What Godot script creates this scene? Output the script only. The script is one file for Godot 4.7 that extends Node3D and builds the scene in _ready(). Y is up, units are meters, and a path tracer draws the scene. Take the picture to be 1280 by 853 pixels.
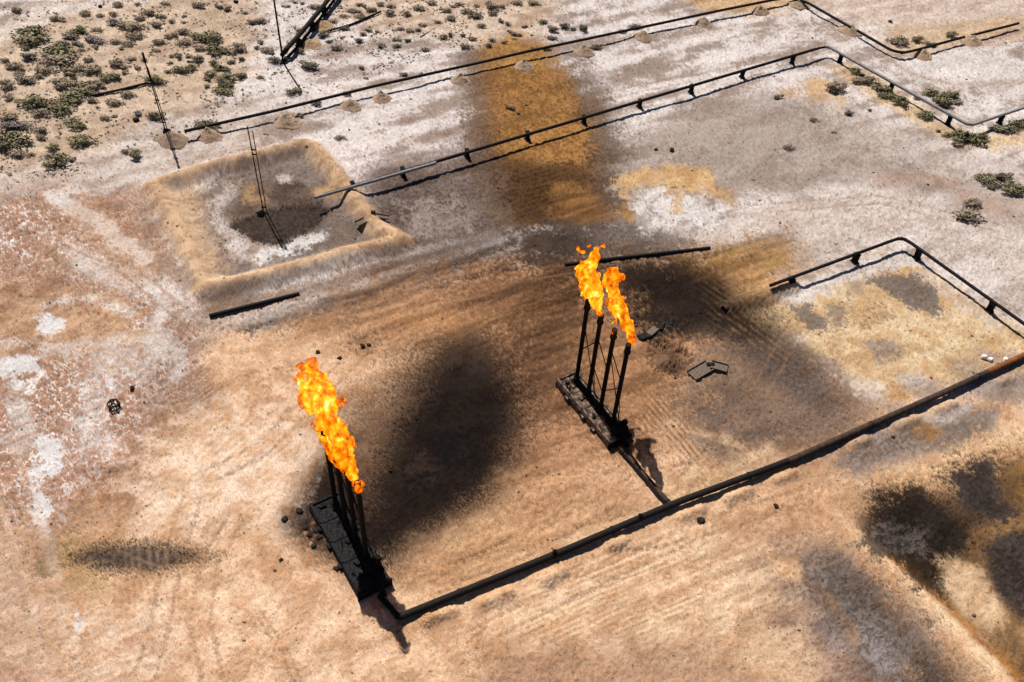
extends Node3D
# Oil field flares seen from the air: a salt-crusted desert flat with soot, two flare stacks, pipelines on posts and mounds, scrub.

const SUN_DIR := Vector3(0.278, -0.835, 0.475)

const SOIL_GAIN := 0.73

func _ready() -> void:
	# camera, sky, sun, exposure
	var cam := Camera3D.new()
	cam.name = "camera"
	cam.keep_aspect = Camera3D.KEEP_HEIGHT
	cam.fov = 39.15
	cam.near = 0.5
	cam.far = 9000.0
	add_child(cam)
	var right := Vector3(0.99756, 0.04757, -0.05102)
	var up := Vector3(-0.06976, 0.68034, -0.72957)
	cam.transform = Transform3D(Basis(right, up, right.cross(up)).orthonormalized(), Vector3(0, 80, 0))
	cam.current = true
	var env := Environment.new()
	env.background_mode = Environment.BG_SKY
	var sky_material := ProceduralSkyMaterial.new()
	sky_material.sky_top_color = Color(0.34, 0.45, 0.64)
	sky_material.sky_horizon_color = Color(0.72, 0.76, 0.80)
	sky_material.ground_bottom_color = Color(0.55, 0.47, 0.40)
	sky_material.ground_horizon_color = Color(0.66, 0.62, 0.58)
	var sky := Sky.new()
	sky.sky_material = sky_material
	env.sky = sky
	env.background_energy_multiplier = 0.38
	env.tonemap_mode = Environment.TONE_MAPPER_LINEAR
	env.tonemap_exposure = 1.68
	env.sdfgi_enabled = true
	env.ssao_enabled = true
	env.ssil_enabled = true
	var we := WorldEnvironment.new()
	we.name = "environment"
	we.environment = env
	add_child(we)
	var sun := DirectionalLight3D.new()
	sun.name = "sun"
	sun.light_energy = 1.6
	sun.light_color = Color(1.0, 0.97, 0.935)
	sun.light_angular_distance = 0.5
	sun.shadow_enabled = true
	add_child(sun)
	sun.look_at_from_position(Vector3.ZERO, SUN_DIR, Vector3.UP)
	make_materials()
	make_ground_noise()
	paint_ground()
	bank_sand()
	bake_features()
	build_ground()
	build_pipelines()
	build_flares()
	build_masts()
	build_debris()
	build_scrub()

func make_ground_noise() -> void:
	n_broad = make_noise(3, 16.0, 3)
	n_mid = make_noise(4, 3.6, 4)
	n_fine = make_noise(5, 0.85, 3)
	n_grain = make_noise(6, 0.24, 2)
	n_cell = make_noise(8, 1.5, 1, FastNoiseLite.TYPE_CELLULAR)
	n_cell.cellular_return_type = FastNoiseLite.RETURN_DISTANCE2_SUB
	n_blot = make_noise(9, 1.9, 3)
	base_a = soil("ebe3df")
	base_b = soil("a39185")

# ------------------------------------------------------------------ ground: relief and colour as functions of the place
class Feature:
	var x0 := 0.0
	var z0 := 0.0
	var cell := 0.5
	var nx := 0
	var nz := 0
	var d := PackedFloat32Array()
	var pts := PackedVector2Array()
	var closed := true
	var width := 0.0
	var soft := 1.0
	var ragged := 1.0
	var grain := 0.0
	var a := Color.WHITE
	var b := Color.WHITE
	var pattern := 0
	var alpha := 1.0
	var rough := 1.0
	var rise := 0.0
	var dir := Vector2.RIGHT
	var period := 1.0
	func bake() -> void:
		var reach := soft + ragged * 1.3 + absf(grain) + 0.6
		var lo := pts[0]
		var hi := pts[0]
		for p in pts:
			lo = lo.min(p)
			hi = hi.max(p)
		lo -= Vector2.ONE * (reach + width)
		hi += Vector2.ONE * (reach + width)
		x0 = lo.x
		z0 = lo.y
		nx = int((hi.x - lo.x) / cell) + 2
		nz = int((hi.y - lo.y) / cell) + 2
		d.resize(nx * nz)
		var n := pts.size()
		var k := 0
		for iz in nz:
			for ix in nx:
				var p := Vector2(x0 + ix * cell, z0 + iz * cell)
				var best := 1e9
				if closed:
					var inside := false
					var q := pts[n - 1]
					for i in n:
						var r := pts[i]
						best = minf(best, p.distance_squared_to(Geometry2D.get_closest_point_to_segment(p, q, r)))
						if (r.y > p.y) != (q.y > p.y) and p.x < (q.x - r.x) * (p.y - r.y) / (q.y - r.y) + r.x:
							inside = not inside
						q = r
					best = sqrt(best)
					d[k] = -best if inside else best
				else:
					for i in n - 1:
						best = minf(best, p.distance_squared_to(Geometry2D.get_closest_point_to_segment(p, pts[i], pts[i + 1])))
					d[k] = sqrt(best) - width
				k += 1
	func at(x: float, z: float) -> float:
		var fx := (x - x0) / cell
		var fz := (z - z0) / cell
		var ix := int(fx)
		var iz := int(fz)
		if fx < 0.0 or fz < 0.0 or ix >= nx - 1 or iz >= nz - 1:
			return 1e6
		fx -= ix
		fz -= iz
		var k := iz * nx + ix
		return lerpf(lerpf(d[k], d[k + 1], fx), lerpf(d[k + nx], d[k + nx + 1], fx), fz)

const BIN := 4.0
const BX0 := -150.0
const BZ0 := -230.0
const BNX := 75
const BNZ := 62
var features: Array[Feature] = []
var bins: Array = []
var n_broad: FastNoiseLite
var n_mid: FastNoiseLite
var n_fine: FastNoiseLite
var n_grain: FastNoiseLite
var n_cell: FastNoiseLite
var n_blot: FastNoiseLite
var base_a: Color
var base_b: Color

func make_noise(s: int, size: float, octaves: int, kind := FastNoiseLite.TYPE_SIMPLEX_SMOOTH) -> FastNoiseLite:
	var n := FastNoiseLite.new()
	n.seed = s
	n.noise_type = kind
	n.frequency = 1.0 / size
	n.fractal_type = FastNoiseLite.FRACTAL_FBM if octaves > 1 else FastNoiseLite.FRACTAL_NONE
	n.fractal_octaves = octaves
	n.fractal_gain = 0.55
	return n

func soil(hex: String) -> Color:       # base colour of a soil, from how it looks in full sun
	return Color(hex).srgb_to_linear() * SOIL_GAIN

func points2(s: String) -> PackedVector2Array:
	var out := PackedVector2Array()
	for t in s.split(" ", false):
		var v := t.split(",")
		out.append(Vector2(float(v[0]), float(v[v.size() - 1])))
	return out

func points3(s: String, y := 0.0) -> PackedVector3Array:
	var out := PackedVector3Array()
	for t in s.split(" ", false):
		var v := t.split(",")
		out.append(Vector3(float(v[0]), float(v[1]), float(v[2])) if v.size() > 2 else Vector3(float(v[0]), y, float(v[1])))
	return out

func patch(s: String, soft: float, ragged: float, a: String, b: String, pattern := 0, alpha := 1.0, rough := 1.0, rise := 0.0, grain := 0.3) -> Feature:
	var f := Feature.new()
	f.pts = points2(s)
	f.soft = soft * (0.6 if pattern == 1 and soft <= 1.6 else 0.9)
	f.ragged = ragged * 1.05
	f.grain = grain + soft * 0.55
	f.a = soil(a)
	f.b = soil(b)
	f.pattern = pattern
	f.alpha = alpha
	f.rough = rough
	f.rise = rise
	features.append(f)
	return f

func stroke(s: String, width: float, soft: float, ragged: float, a: String, b: String, pattern := 0, alpha := 1.0, rough := 1.0, rise := 0.0, grain := 0.15) -> Feature:
	var f := patch(s, soft, ragged, a, b, pattern, alpha, rough, rise, grain)
	f.closed = false
	f.width = width
	f.soft = soft
	f.ragged = ragged
	f.grain = grain + soft * 0.2
	f.cell = clampf((width + soft) * 0.6, 0.18, 0.5)
	return f

func tracks(s: String, along: String, period: float, soft: float, a: String, alpha := 0.6, rise := 0.03) -> void:
	var f := patch(s, soft, soft, a, a, 4, alpha, 1.0, rise, 0.3)
	var p := points2(along)
	f.dir = (p[1] - p[0]).normalized().orthogonal()
	f.period = period

func bake_feature(i: int) -> void:
	features[i].bake()

func bake_features() -> void:
	var id := WorkerThreadPool.add_group_task(bake_feature, features.size())
	WorkerThreadPool.wait_for_group_task_completion(id)
	bins.resize(BNX * BNZ)
	for i in bins.size():
		bins[i] = PackedInt32Array()
	for k in features.size():
		var f := features[k]
		for iz in range(maxi(0, int((f.z0 - BZ0) / BIN)), mini(BNZ, int((f.z0 + f.nz * f.cell - BZ0) / BIN) + 1)):
			for ix in range(maxi(0, int((f.x0 - BX0) / BIN)), mini(BNX, int((f.x0 + f.nx * f.cell - BX0) / BIN) + 1)):
				var d := f.at(BX0 + (ix + 0.5) * BIN, BZ0 + (iz + 0.5) * BIN)
				if d < BIN or d > 1e5:
					bins[iz * BNX + ix].append(k)

func ground_at(x: float, z: float) -> Color:      # red, green, blue: base colour; alpha: height
	var nb := n_broad.get_noise_2d(x, z)
	var nm := n_mid.get_noise_2d(x, z)
	var nf := n_fine.get_noise_2d(x, z)
	var ng := n_grain.get_noise_2d(x, z)
	var gu := x * 0.876 - z * 0.482
	var gw := x * 0.482 + z * 0.876
	var ns := n_mid.get_noise_2d(gu * 0.16 + 300.0, gw * 0.75)       # streaks left by graders and water, along the pipelines
	var nq := n_blot.get_noise_2d(x, z)
	var t := clampf(0.42 + ns * 0.75 + nm * 0.4 + nf * 0.45 + ng * 0.25 - nb * 0.35, 0.0, 1.0)
	var c := base_a.lerp(base_b, 0.55 * smoothstep(0.05, 0.95, t) + 0.45 * smoothstep(0.43, 0.57, t))
	var h := nb * 0.25
	var rough := 1.0
	var bx := int((x - BX0) / BIN)
	var bz := int((z - BZ0) / BIN)
	if x > BX0 and z > BZ0 and bx < BNX and bz < BNZ:
		var here: PackedInt32Array = bins[bz * BNX + bx]
		for k in here:
			var f := features[k]
			var d := f.at(x, z)
			if d > 1e5:
				continue
			d += f.ragged * (nm * 0.9 + nf * 0.7) + f.grain * ng
			if d > f.soft:
				continue
			var m := smoothstep(f.soft, -f.soft, d)
			if f.rise != 0.0 and f.pattern != 4:
				if f.closed:
					h += f.rise * m
				else:
					var s := clampf((f.soft - d) / (f.width + f.soft), 0.0, 1.0)
					h += f.rise * s * s * (3.0 - 2.0 * s)
			m *= f.alpha
			match f.pattern:
				0: t = 0.45 + nm * 0.7 + ns * 0.35 + nf * 0.45 + ng * 0.25
				1: t = 0.5 + nf * 0.85 + ng * 0.6 + nm * 0.4 + ns * 0.3
				2:
					var v := n_cell.get_noise_2d(x + nm * 1.6 + nf * 0.5, z + nf * 0.9)
					t = smoothstep(-0.86 + nb * 0.12 + nm * 0.16, -0.97, v + nf * 0.06)
				3:
					t = 0.48 + n_mid.get_noise_2d(gu * 0.1, gw * 1.3) * 1.1 + n_fine.get_noise_2d(gu * 0.12, gw) * 0.6 + ng * 0.25 + nm * 0.3
				4:
					var q := (x * f.dir.x + z * f.dir.y) / f.period + nm * 0.22 + nb * 0.7
					var s := 0.5 + 0.5 * cos(q * TAU)
					s = smoothstep(0.3, 1.0, s) * clampf(0.5 + nm * 1.2 + nf * 0.9, 0.0, 1.0)
					h -= f.rise * s * m
					m *= s
					t = 0.0
			c = c.lerp(f.a.lerp(f.b, 0.6 * smoothstep(0.05, 0.95, t) + 0.4 * smoothstep(0.42, 0.58, t)), m)
			rough = lerpf(rough, f.rough, m)
	var speck := smoothstep(0.42, 0.62, ng + nf * 0.25) * 0.42 * minf(rough, 1.2)
	# thin cracks, wash lines and crust edges
	var crack := (1.0 - smoothstep(0.012, 0.05, absf(nm + nf * 0.22 - 0.12))) * smoothstep(-0.05, 0.3, nb + nf * 0.3)
	crack = maxf(crack, (1.0 - smoothstep(0.01, 0.045, absf(nq + nf * 0.12))) * smoothstep(0.0, 0.3, ns - nb * 0.5 + nf * 0.2))
	var plate := smoothstep(-0.02, 0.02, nq + nf * 0.3 + nm * 0.3 - 0.06) - 0.5
	c = c * (1.0 - crack * 0.26) * (1.0 + plate * 0.09)
	h += plate * 0.035 - crack * 0.05
	var fleck := smoothstep(0.36, 0.55, -ng + nf * 0.35) * clampf((rough - 1.1) * 1.6, 0.0, 0.8)
	c = c * (1.0 + fleck * 0.45)
	var g := 1.0 + (ng * 0.40 + nf * 0.30) * minf(rough, 1.6) + nb * 0.08
	c = c * (g * (1.0 - speck))
	var damp := smoothstep(0.32, 0.56, nq + ng * 0.2 + nb * 0.7 - 0.08) * 0.24
	c = c * Color(1.0 - damp * 0.75, 1.0 - damp, 1.0 - damp * 1.15)
	h += rough * (nf * 0.085 + ng * 0.055) + nm * 0.09
	return Color(maxf(c.r, 0.004), maxf(c.g, 0.004), maxf(c.b, 0.004), h)

func height_at(x: float, z: float) -> float:
	return ground_at(x, z).a

const DENSITY := 1.15        # picture points between two vertices, roughly
var row_z := PackedFloat32Array()
var col_u := PackedFloat32Array()
var chunk_count := 48
var chunk_pos: Array = []
var chunk_col: Array = []

func half_width(z: float) -> float:
	return 52.0 + maxf(0.0, -28.0 - z) * 0.37

func fill_chunk(k: int) -> void:
	var from := row_z.size() * k / chunk_count
	var to := row_z.size() * (k + 1) / chunk_count
	var n := col_u.size()
	var pos := PackedVector3Array()
	var col := PackedColorArray()
	pos.resize((to - from) * n)
	col.resize((to - from) * n)
	var at := 0
	for i in range(from, to):
		var z := row_z[i]
		var hw := half_width(z)
		for j in n:
			var x := col_u[j] * hw
			var c := ground_at(x, z)
			pos[at] = Vector3(x, c.a, z)
			col[at] = Color(c.r, c.g, c.b)
			at += 1
	chunk_pos[k] = pos
	chunk_col[k] = col

var all_pos := PackedVector3Array()
var chunk_normals: Array = []

func normal_chunk(k: int) -> void:
	var rows := row_z.size()
	var n := col_u.size()
	var from := rows * k / chunk_count
	var to := rows * (k + 1) / chunk_count
	var out := PackedVector3Array()
	out.resize((to - from) * n)
	var at := 0
	for i in range(from, to):
		var i0 := maxi(i - 1, 0)
		var i1 := mini(i + 1, rows - 1)
		for j in n:
			var dx := all_pos[i * n + mini(j + 1, n - 1)] - all_pos[i * n + maxi(j - 1, 0)]
			var dz := all_pos[i0 * n + j] - all_pos[i1 * n + j]
			out[at] = dz.cross(dx).normalized()
			at += 1
	chunk_normals[k] = out

func build_ground() -> void:
	var near: Array = [900.0, 400.0, 180.0, 80.0, 40.0, 25.0]
	for v in near:
		row_z.append(v)
	for i in 130:
		row_z.append(18.0 - 41.0 * i / 130.0)
	var z := -23.0
	while z > -186.0:
		row_z.append(z)
		z -= (0.085 + maxf(0.0, -28.0 - z) / 140.0 * 0.27) * DENSITY
	var step := 1.0
	while z > -4000.0:
		row_z.append(z)
		z -= step
		step *= 1.35
	var outer: Array = []
	for i in 24:
		outer.append(1.006 + i * 0.008 + i * i * 0.0004)
	outer.append_array([1.5, 1.8, 2.6, 4.0, 8.0, 20.0, 60.0])
	for i in range(outer.size() - 1, -1, -1):
		col_u.append(-float(outer[i]))
	var n := int(1180.0 / DENSITY)
	for i in n + 1:
		col_u.append(-1.0 + 2.0 * i / n)
	for v in outer:
		col_u.append(v)
	chunk_pos.resize(chunk_count)
	chunk_col.resize(chunk_count)
	chunk_normals.resize(chunk_count)
	WorkerThreadPool.wait_for_group_task_completion(WorkerThreadPool.add_group_task(fill_chunk, chunk_count))
	var col := PackedColorArray()
	for k in chunk_count:
		all_pos.append_array(chunk_pos[k])
		col.append_array(chunk_col[k])
	WorkerThreadPool.wait_for_group_task_completion(WorkerThreadPool.add_group_task(normal_chunk, chunk_count))
	var nor := PackedVector3Array()
	for k in chunk_count:
		nor.append_array(chunk_normals[k])
	var rows := row_z.size()
	var cols := col_u.size()
	var idx := PackedInt32Array()
	idx.resize((rows - 1) * (cols - 1) * 6)
	var at := 0
	for i in rows - 1:
		for j in cols - 1:
			var p := i * cols + j
			idx[at] = p
			idx[at + 1] = p + cols
			idx[at + 2] = p + 1
			idx[at + 3] = p + 1
			idx[at + 4] = p + cols
			idx[at + 5] = p + cols + 1
			at += 6
	var arrays := []
	arrays.resize(Mesh.ARRAY_MAX)
	arrays[Mesh.ARRAY_VERTEX] = all_pos
	arrays[Mesh.ARRAY_NORMAL] = nor
	arrays[Mesh.ARRAY_COLOR] = col
	arrays[Mesh.ARRAY_INDEX] = idx
	var am := ArrayMesh.new()
	am.add_surface_from_arrays(Mesh.PRIMITIVE_TRIANGLES, arrays)
	var o := MeshInstance3D.new()
	o.name = "ground"
	o.mesh = am
	o.material_override = ground_material
	o.set_meta("kind", "structure")
	o.set_meta("label", "salt-crusted desert ground with sand, soot stains, painted smoke shadows and tyre tracks")
	add_child(o, true)

# ------------------------------------------------------------------ materials
var ground_material: StandardMaterial3D
var mat := {}

func noise_texture(s: int, freq: float, octaves: int, lo: Color, hi: Color, size := 512) -> NoiseTexture2D:
	var n := FastNoiseLite.new()
	n.seed = s
	n.frequency = freq
	n.fractal_octaves = octaves
	n.fractal_gain = 0.6
	var t := NoiseTexture2D.new()
	t.width = size
	t.height = size
	t.seamless = true
	t.noise = n
	var g := Gradient.new()
	g.set_color(0, lo)
	g.set_color(1, hi)
	t.color_ramp = g
	return t

func bump_texture(s: int, freq: float, strength: float, size := 512) -> NoiseTexture2D:
	var n := FastNoiseLite.new()
	n.seed = s
	n.frequency = freq
	n.fractal_octaves = 4
	var t := NoiseTexture2D.new()
	t.width = size
	t.height = size
	t.seamless = true
	t.as_normal_map = true
	t.bump_strength = strength
	t.noise = n
	return t

func surface(called: String, lo: Color, hi: Color, roughness: float, metallic := 0.0, freq := 0.03, scale := 0.6, s := 1) -> StandardMaterial3D:
	var m := StandardMaterial3D.new()
	m.resource_name = called
	m.albedo_texture = noise_texture(s, freq, 5, lo, hi, 256)
	m.uv1_triplanar = true
	m.uv1_scale = Vector3.ONE * scale
	m.roughness = roughness
	m.metallic = metallic
	m.metallic_specular = 0.22
	m.normal_enabled = true
	m.normal_texture = mat_bump
	m.normal_scale = 0.5
	mat[called] = m
	return m

var mat_bump: NoiseTexture2D

func make_materials() -> void:
	mat_bump = bump_texture(7, 0.05, 6.0, 256)
	ground_material = StandardMaterial3D.new()
	ground_material.resource_name = "desert soil"
	ground_material.vertex_color_use_as_albedo = true
	ground_material.roughness = 0.95
	ground_material.metallic_specular = 0.2
	ground_material.uv1_triplanar = true
	ground_material.uv1_world_triplanar = true
	ground_material.uv1_scale = Vector3.ONE * 0.11
	ground_material.albedo_texture = noise_texture(11, 0.06, 5, Color(0.76, 0.745, 0.735), Color(1, 1, 1), 1024)
	ground_material.normal_enabled = true
	ground_material.normal_texture = bump_texture(12, 0.07, 10.0, 1024)
	ground_material.normal_scale = 0.8
	surface("black_pipe", Color(0.045, 0.042, 0.04), Color(0.14, 0.12, 0.11), 0.7, 0.0, 0.02, 0.5, 21)
	surface("pale_pipe", Color(0.36, 0.35, 0.35), Color(0.55, 0.54, 0.54), 0.8, 0.0, 0.02, 0.4, 22)
	surface("rusty_pipe", Color(0.13, 0.10, 0.085), Color(0.30, 0.245, 0.20), 0.7, 0.1, 0.02, 0.3, 23)
	surface("rust_orange", Color(0.30, 0.17, 0.10), Color(0.52, 0.34, 0.21), 0.8, 0.0, 0.02, 0.3, 24)
	surface("charred_steel", Color(0.03, 0.029, 0.028), Color(0.085, 0.08, 0.076), 0.85, 0.0, 0.03, 0.6, 25)
	surface("sooty_concrete", Color(0.08, 0.07, 0.065), Color(0.52, 0.44, 0.37), 0.9, 0.0, 0.012, 0.35, 26)
	surface("black_concrete", Color(0.02, 0.02, 0.02), Color(0.17, 0.17, 0.175), 0.85, 0.0, 0.02, 0.4, 27)
	surface("grey_concrete", Color(0.24, 0.21, 0.18), Color(0.45, 0.40, 0.35), 0.9, 0.0, 0.03, 0.5, 28)
	surface("white_block", Color(0.72, 0.70, 0.68), Color(0.88, 0.86, 0.84), 0.9, 0.0, 0.03, 0.8, 29)
	surface("slag", Color(0.08, 0.07, 0.062), Color(0.22, 0.19, 0.165), 0.9, 0.0, 0.03, 0.8, 30)
	surface("clod", Color(0.7, 0.7, 0.7), Color(1.0, 1.0, 1.0), 0.95, 0.0, 0.05, 0.8, 32)
	surface("rusted_wire", Color(0.10, 0.07, 0.05), Color(0.20, 0.14, 0.10), 0.8, 0.2, 0.03, 0.8, 31)
	mat["clod"].vertex_color_use_as_albedo = true
	var sand := StandardMaterial3D.new()
	sand.resource_name = "mound sand"
	sand.vertex_color_use_as_albedo = true
	sand.roughness = 0.95
	sand.metallic_specular = 0.2
	sand.uv1_triplanar = true
	sand.uv1_world_triplanar = true
	sand.uv1_scale = Vector3.ONE * 0.2
	sand.albedo_texture = ground_material.albedo_texture
	sand.normal_enabled = true
	sand.normal_texture = ground_material.normal_texture
	mat["sand"] = sand
	var leaf := StandardMaterial3D.new()
	leaf.resource_name = "scrub leaves"
	leaf.vertex_color_use_as_albedo = true
	leaf.roughness = 0.9
	leaf.metallic_specular = 0.2
	leaf.cull_mode = BaseMaterial3D.CULL_DISABLED
	leaf.backlight_enabled = true
	leaf.backlight = Color(0.15, 0.16, 0.1)
	mat["leaf"] = leaf
	var fire := StandardMaterial3D.new()
	fire.resource_name = "fire"
	fire.shading_mode = BaseMaterial3D.SHADING_MODE_UNSHADED
	fire.vertex_color_use_as_albedo = true
	fire.transparency = BaseMaterial3D.TRANSPARENCY_ALPHA
	fire.roughness = 1.0
	fire.albedo_color = Color(1.0, 1.0, 1.0)
	mat["fire"] = fire

# ------------------------------------------------------------------ naming and mesh helpers
var taken := {}
func numbered(called: String) -> String:
	var n: int = taken.get(called, 0)
	taken[called] = n + 1
	return called if n == 0 else "%s_%03d" % [called, n]

func tag(o: Node3D, label: String, category: String, group := "", kind := "") -> Node3D:
	if label: o.set_meta("label", label)
	if category: o.set_meta("category", category)
	if group: o.set_meta("group", group)
	if kind: o.set_meta("kind", kind)
	return o

func thing(called: String, label: String, category: String, at := Vector3.ZERO, turn := 0.0, group := "") -> Node3D:
	var o := Node3D.new()
	o.name = numbered(called)
	add_child(o, true)
	o.position = at
	o.rotation.y = turn
	tag(o, label, category, group)
	return o

func part(called: String, m: Mesh, material: Material, parent: Node3D, at := Vector3.ZERO, turn := Vector3.ZERO) -> MeshInstance3D:
	var o := MeshInstance3D.new()
	o.name = numbered(called) if parent == self else called
	o.mesh = m
	o.material_override = material
	o.position = at
	o.rotation = turn
	if parent != self:
		var n := 0
		for c in parent.get_children():
			if c.has_meta("base_name") and c.get_meta("base_name") == called:
				n += 1
		if n > 0:
			o.name = "%s_%03d" % [called, n]
	o.set_meta("base_name", called)
	parent.add_child(o, true)
	return o

func new_st() -> SurfaceTool:
	var st := SurfaceTool.new()
	st.begin(Mesh.PRIMITIVE_TRIANGLES)
	return st

func rounded(path: PackedVector3Array, radius: float) -> PackedVector3Array:
	var out := PackedVector3Array()
	for i in path.size():
		if i == 0 or i == path.size() - 1:
			out.append(path[i])
			continue
		var a := path[i] + (path[i - 1] - path[i]).limit_length(radius)
		var b := path[i] + (path[i + 1] - path[i]).limit_length(radius)
		for k in 7:
			out.append(a.bezier_interpolate(a.lerp(path[i], 0.6), b.lerp(path[i], 0.6), b, k / 6.0))
	return out

func tube(st: SurfaceTool, path: PackedVector3Array, radius: float, sides := 12, caps := true, radius_end := -1.0) -> void:
	var n := path.size()
	var first := true
	var side := Vector3.ZERO
	var rings: Array = []
	var normals: Array = []
	for i in n:
		var t := (path[mini(i + 1, n - 1)] - path[maxi(i - 1, 0)]).normalized()
		if first:
			side = t.cross(Vector3.UP)
			if side.length() < 0.05:
				side = t.cross(Vector3.RIGHT)
			first = false
		side = (side - t * side.dot(t)).normalized()
		var up := side.cross(t)
		var ring := PackedVector3Array()
		var nr := PackedVector3Array()
		var r := radius if radius_end < 0.0 else lerpf(radius, radius_end, float(i) / (n - 1))
		for k in sides + 1:
			var a := TAU * k / sides
			var d := side * cos(a) + up * sin(a)
			ring.append(path[i] + d * r)
			nr.append(d)
		rings.append(ring)
		normals.append(nr)
	for i in n - 1:
		for k in sides:
			for q in [[i, k], [i, k + 1], [i + 1, k], [i, k + 1], [i + 1, k + 1], [i + 1, k]]:
				st.set_normal(normals[q[0]][q[1]])
				st.add_vertex(rings[q[0]][q[1]])
	if caps:
		for e in [0, n - 1]:
			var t: Vector3 = (path[0] - path[1]).normalized() if e == 0 else (path[n - 1] - path[n - 2]).normalized()
			for k in sides:
				var tri := [path[e], rings[e][k], rings[e][k + 1]] if e == n - 1 else [path[e], rings[e][k + 1], rings[e][k]]
				for v in tri:
					st.set_normal(t)
					st.add_vertex(v)

func tube_mesh(path: PackedVector3Array, radius: float, sides := 12, radius_end := -1.0) -> ArrayMesh:
	var st := new_st()
	tube(st, path, radius, sides, true, radius_end)
	return st.commit()

func bar_mesh(a: Vector3, b: Vector3, radius: float, sides := 8) -> ArrayMesh:
	return tube_mesh(PackedVector3Array([a, b]), radius, sides)

func block(st: SurfaceTool, size: Vector3, bevel: float, place := Transform3D()) -> void:      # a box with chamfered edges
	var h := size / 2.0
	var inner := h - Vector3.ONE * bevel
	var faces := []
	for ax in 3:
		for s in [-1.0, 1.0]:
			var u := (ax + 1) % 3
			var v := (ax + 2) % 3
			var q: Array[Vector3] = []
			for c in [[-1, -1], [1, -1], [1, 1], [-1, 1]]:
				var p := Vector3.ZERO
				p[ax] = h[ax] * s
				p[u] = inner[u] * c[0]
				p[v] = inner[v] * c[1]
				q.append(p)
			if s > 0:
				q.reverse()
			faces.append(q)
	for ax in 3:        # edge strips
		var u := (ax + 1) % 3
		var v := (ax + 2) % 3
		for su in [-1.0, 1.0]:
			for sv in [-1.0, 1.0]:
				var q: Array[Vector3] = []
				for c in [[-1, 0], [1, 0], [1, 1], [-1, 1]]:
					var p := Vector3.ZERO
					p[ax] = inner[ax] * c[0]
					p[u] = su * (h[u] if c[1] == 0 else inner[u])
					p[v] = sv * (inner[v] if c[1] == 0 else h[v])
					q.append(p)
				faces.append(q)
	for sx in [-1.0, 1.0]:
		for sy in [-1.0, 1.0]:
			for sz in [-1.0, 1.0]:
				faces.append([Vector3(h.x * sx, inner.y * sy, inner.z * sz), Vector3(inner.x * sx, h.y * sy, inner.z * sz), Vector3(inner.x * sx, inner.y * sy, h.z * sz)])
	for q in faces:
		var centre := Vector3.ZERO
		for p in q:
			centre += p
		var nrm: Vector3 = (q[1] - q[0]).cross(q[2] - q[0])
		if nrm.dot(centre) > 0:
			q.reverse()
		nrm = (place.basis * (q[2] - q[0]).cross(q[1] - q[0])).normalized()
		for k in range(1, q.size() - 1):
			for p in [q[0], q[k], q[k + 1]]:
				st.set_normal(nrm)
				st.add_vertex(place * p)

func block_mesh(size: Vector3, bevel := 0.03) -> ArrayMesh:
	var st := new_st()
	block(st, size, bevel)
	return st.commit()

func lump_mesh(s: int, radius: Vector3, bumpy := 0.3, rings := 8, segs := 12) -> ArrayMesh:        # a rough stone
	var n := make_noise(s, 1.0, 3)
	var st := new_st()
	st.set_smooth_group(-1)
	var grid: Array = []
	for i in rings + 1:
		var row: Array = []
		for j in segs + 1:
			var th := PI * i / rings
			var ph := TAU * (j % segs) / segs
			var d := Vector3(sin(th) * cos(ph), cos(th), sin(th) * sin(ph))
			var k := 1.0 + bumpy * n.get_noise_3d(d.x * 1.3, d.y * 1.3, d.z * 1.3) * 1.6
			var q := Vector3(signf(d.x) * pow(absf(d.x), 0.75), signf(d.y) * pow(absf(d.y), 0.75), signf(d.z) * pow(absf(d.z), 0.75)) * k
			row.append(q * radius)
		grid.append(row)
	for i in rings:
		for j in segs:
			for q in [[i, j], [i + 1, j], [i, j + 1], [i, j + 1], [i + 1, j], [i + 1, j + 1]]:
				st.add_vertex(grid[q[0]][q[1]])
	st.generate_normals()
	return st.commit()

# ------------------------------------------------------------------ pipelines
func pipeline(called: String, label: String, path: PackedVector3Array, radius: float, material: Material, bend := 1.5, group := "") -> Node3D:
	var t := thing(called, label, "pipeline", Vector3.ZERO, 0.0, group)
	part("pipe", tube_mesh(rounded(path, bend), radius, 12), material, t)
	return t

func along(path: PackedVector3Array, d: float) -> Array:
	for i in path.size() - 1:
		var l := path[i].distance_to(path[i + 1])
		if d <= l or i == path.size() - 2:
			return [path[i].lerp(path[i + 1], d / l), (path[i + 1] - path[i]).normalized()]
		d -= l
	return []

func support(t: Node3D, p: Vector3, dir: Vector3, radius: float, w: float, material: Material) -> void:
	var ground := height_at(p.x, p.z)
	var h := p.y - ground
	var o := part("support_post", support_mesh(h, radius, w), material, t, Vector3(p.x, ground, p.z), Vector3(0, atan2(dir.x, dir.z), 0))
	o.set_meta("base_name", "support_post")

func support_mesh(h: float, radius: float, w: float) -> ArrayMesh:
	var st := new_st()
	block(st, Vector3(w, h - radius + 0.25, w * 0.8), 0.03, Transform3D(Basis(), Vector3(0, (h - radius) / 2 - 0.12, 0)))
	block(st, Vector3(w * 1.15, 0.16, w * 0.9), 0.02, Transform3D(Basis(), Vector3(0, h - radius - 0.03, 0)))
	block(st, Vector3(w * 1.35, 0.3, w * 1.2), 0.04, Transform3D(Basis(), Vector3(0, 0.02, 0)))
	return st.commit()

func flange(t: Node3D, p: Vector3, dir: Vector3, radius: float, material: Material) -> void:
	part("flange", bar_mesh(p - dir * 0.09, p + dir * 0.09, radius * 1.18, 14), material, t)

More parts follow.
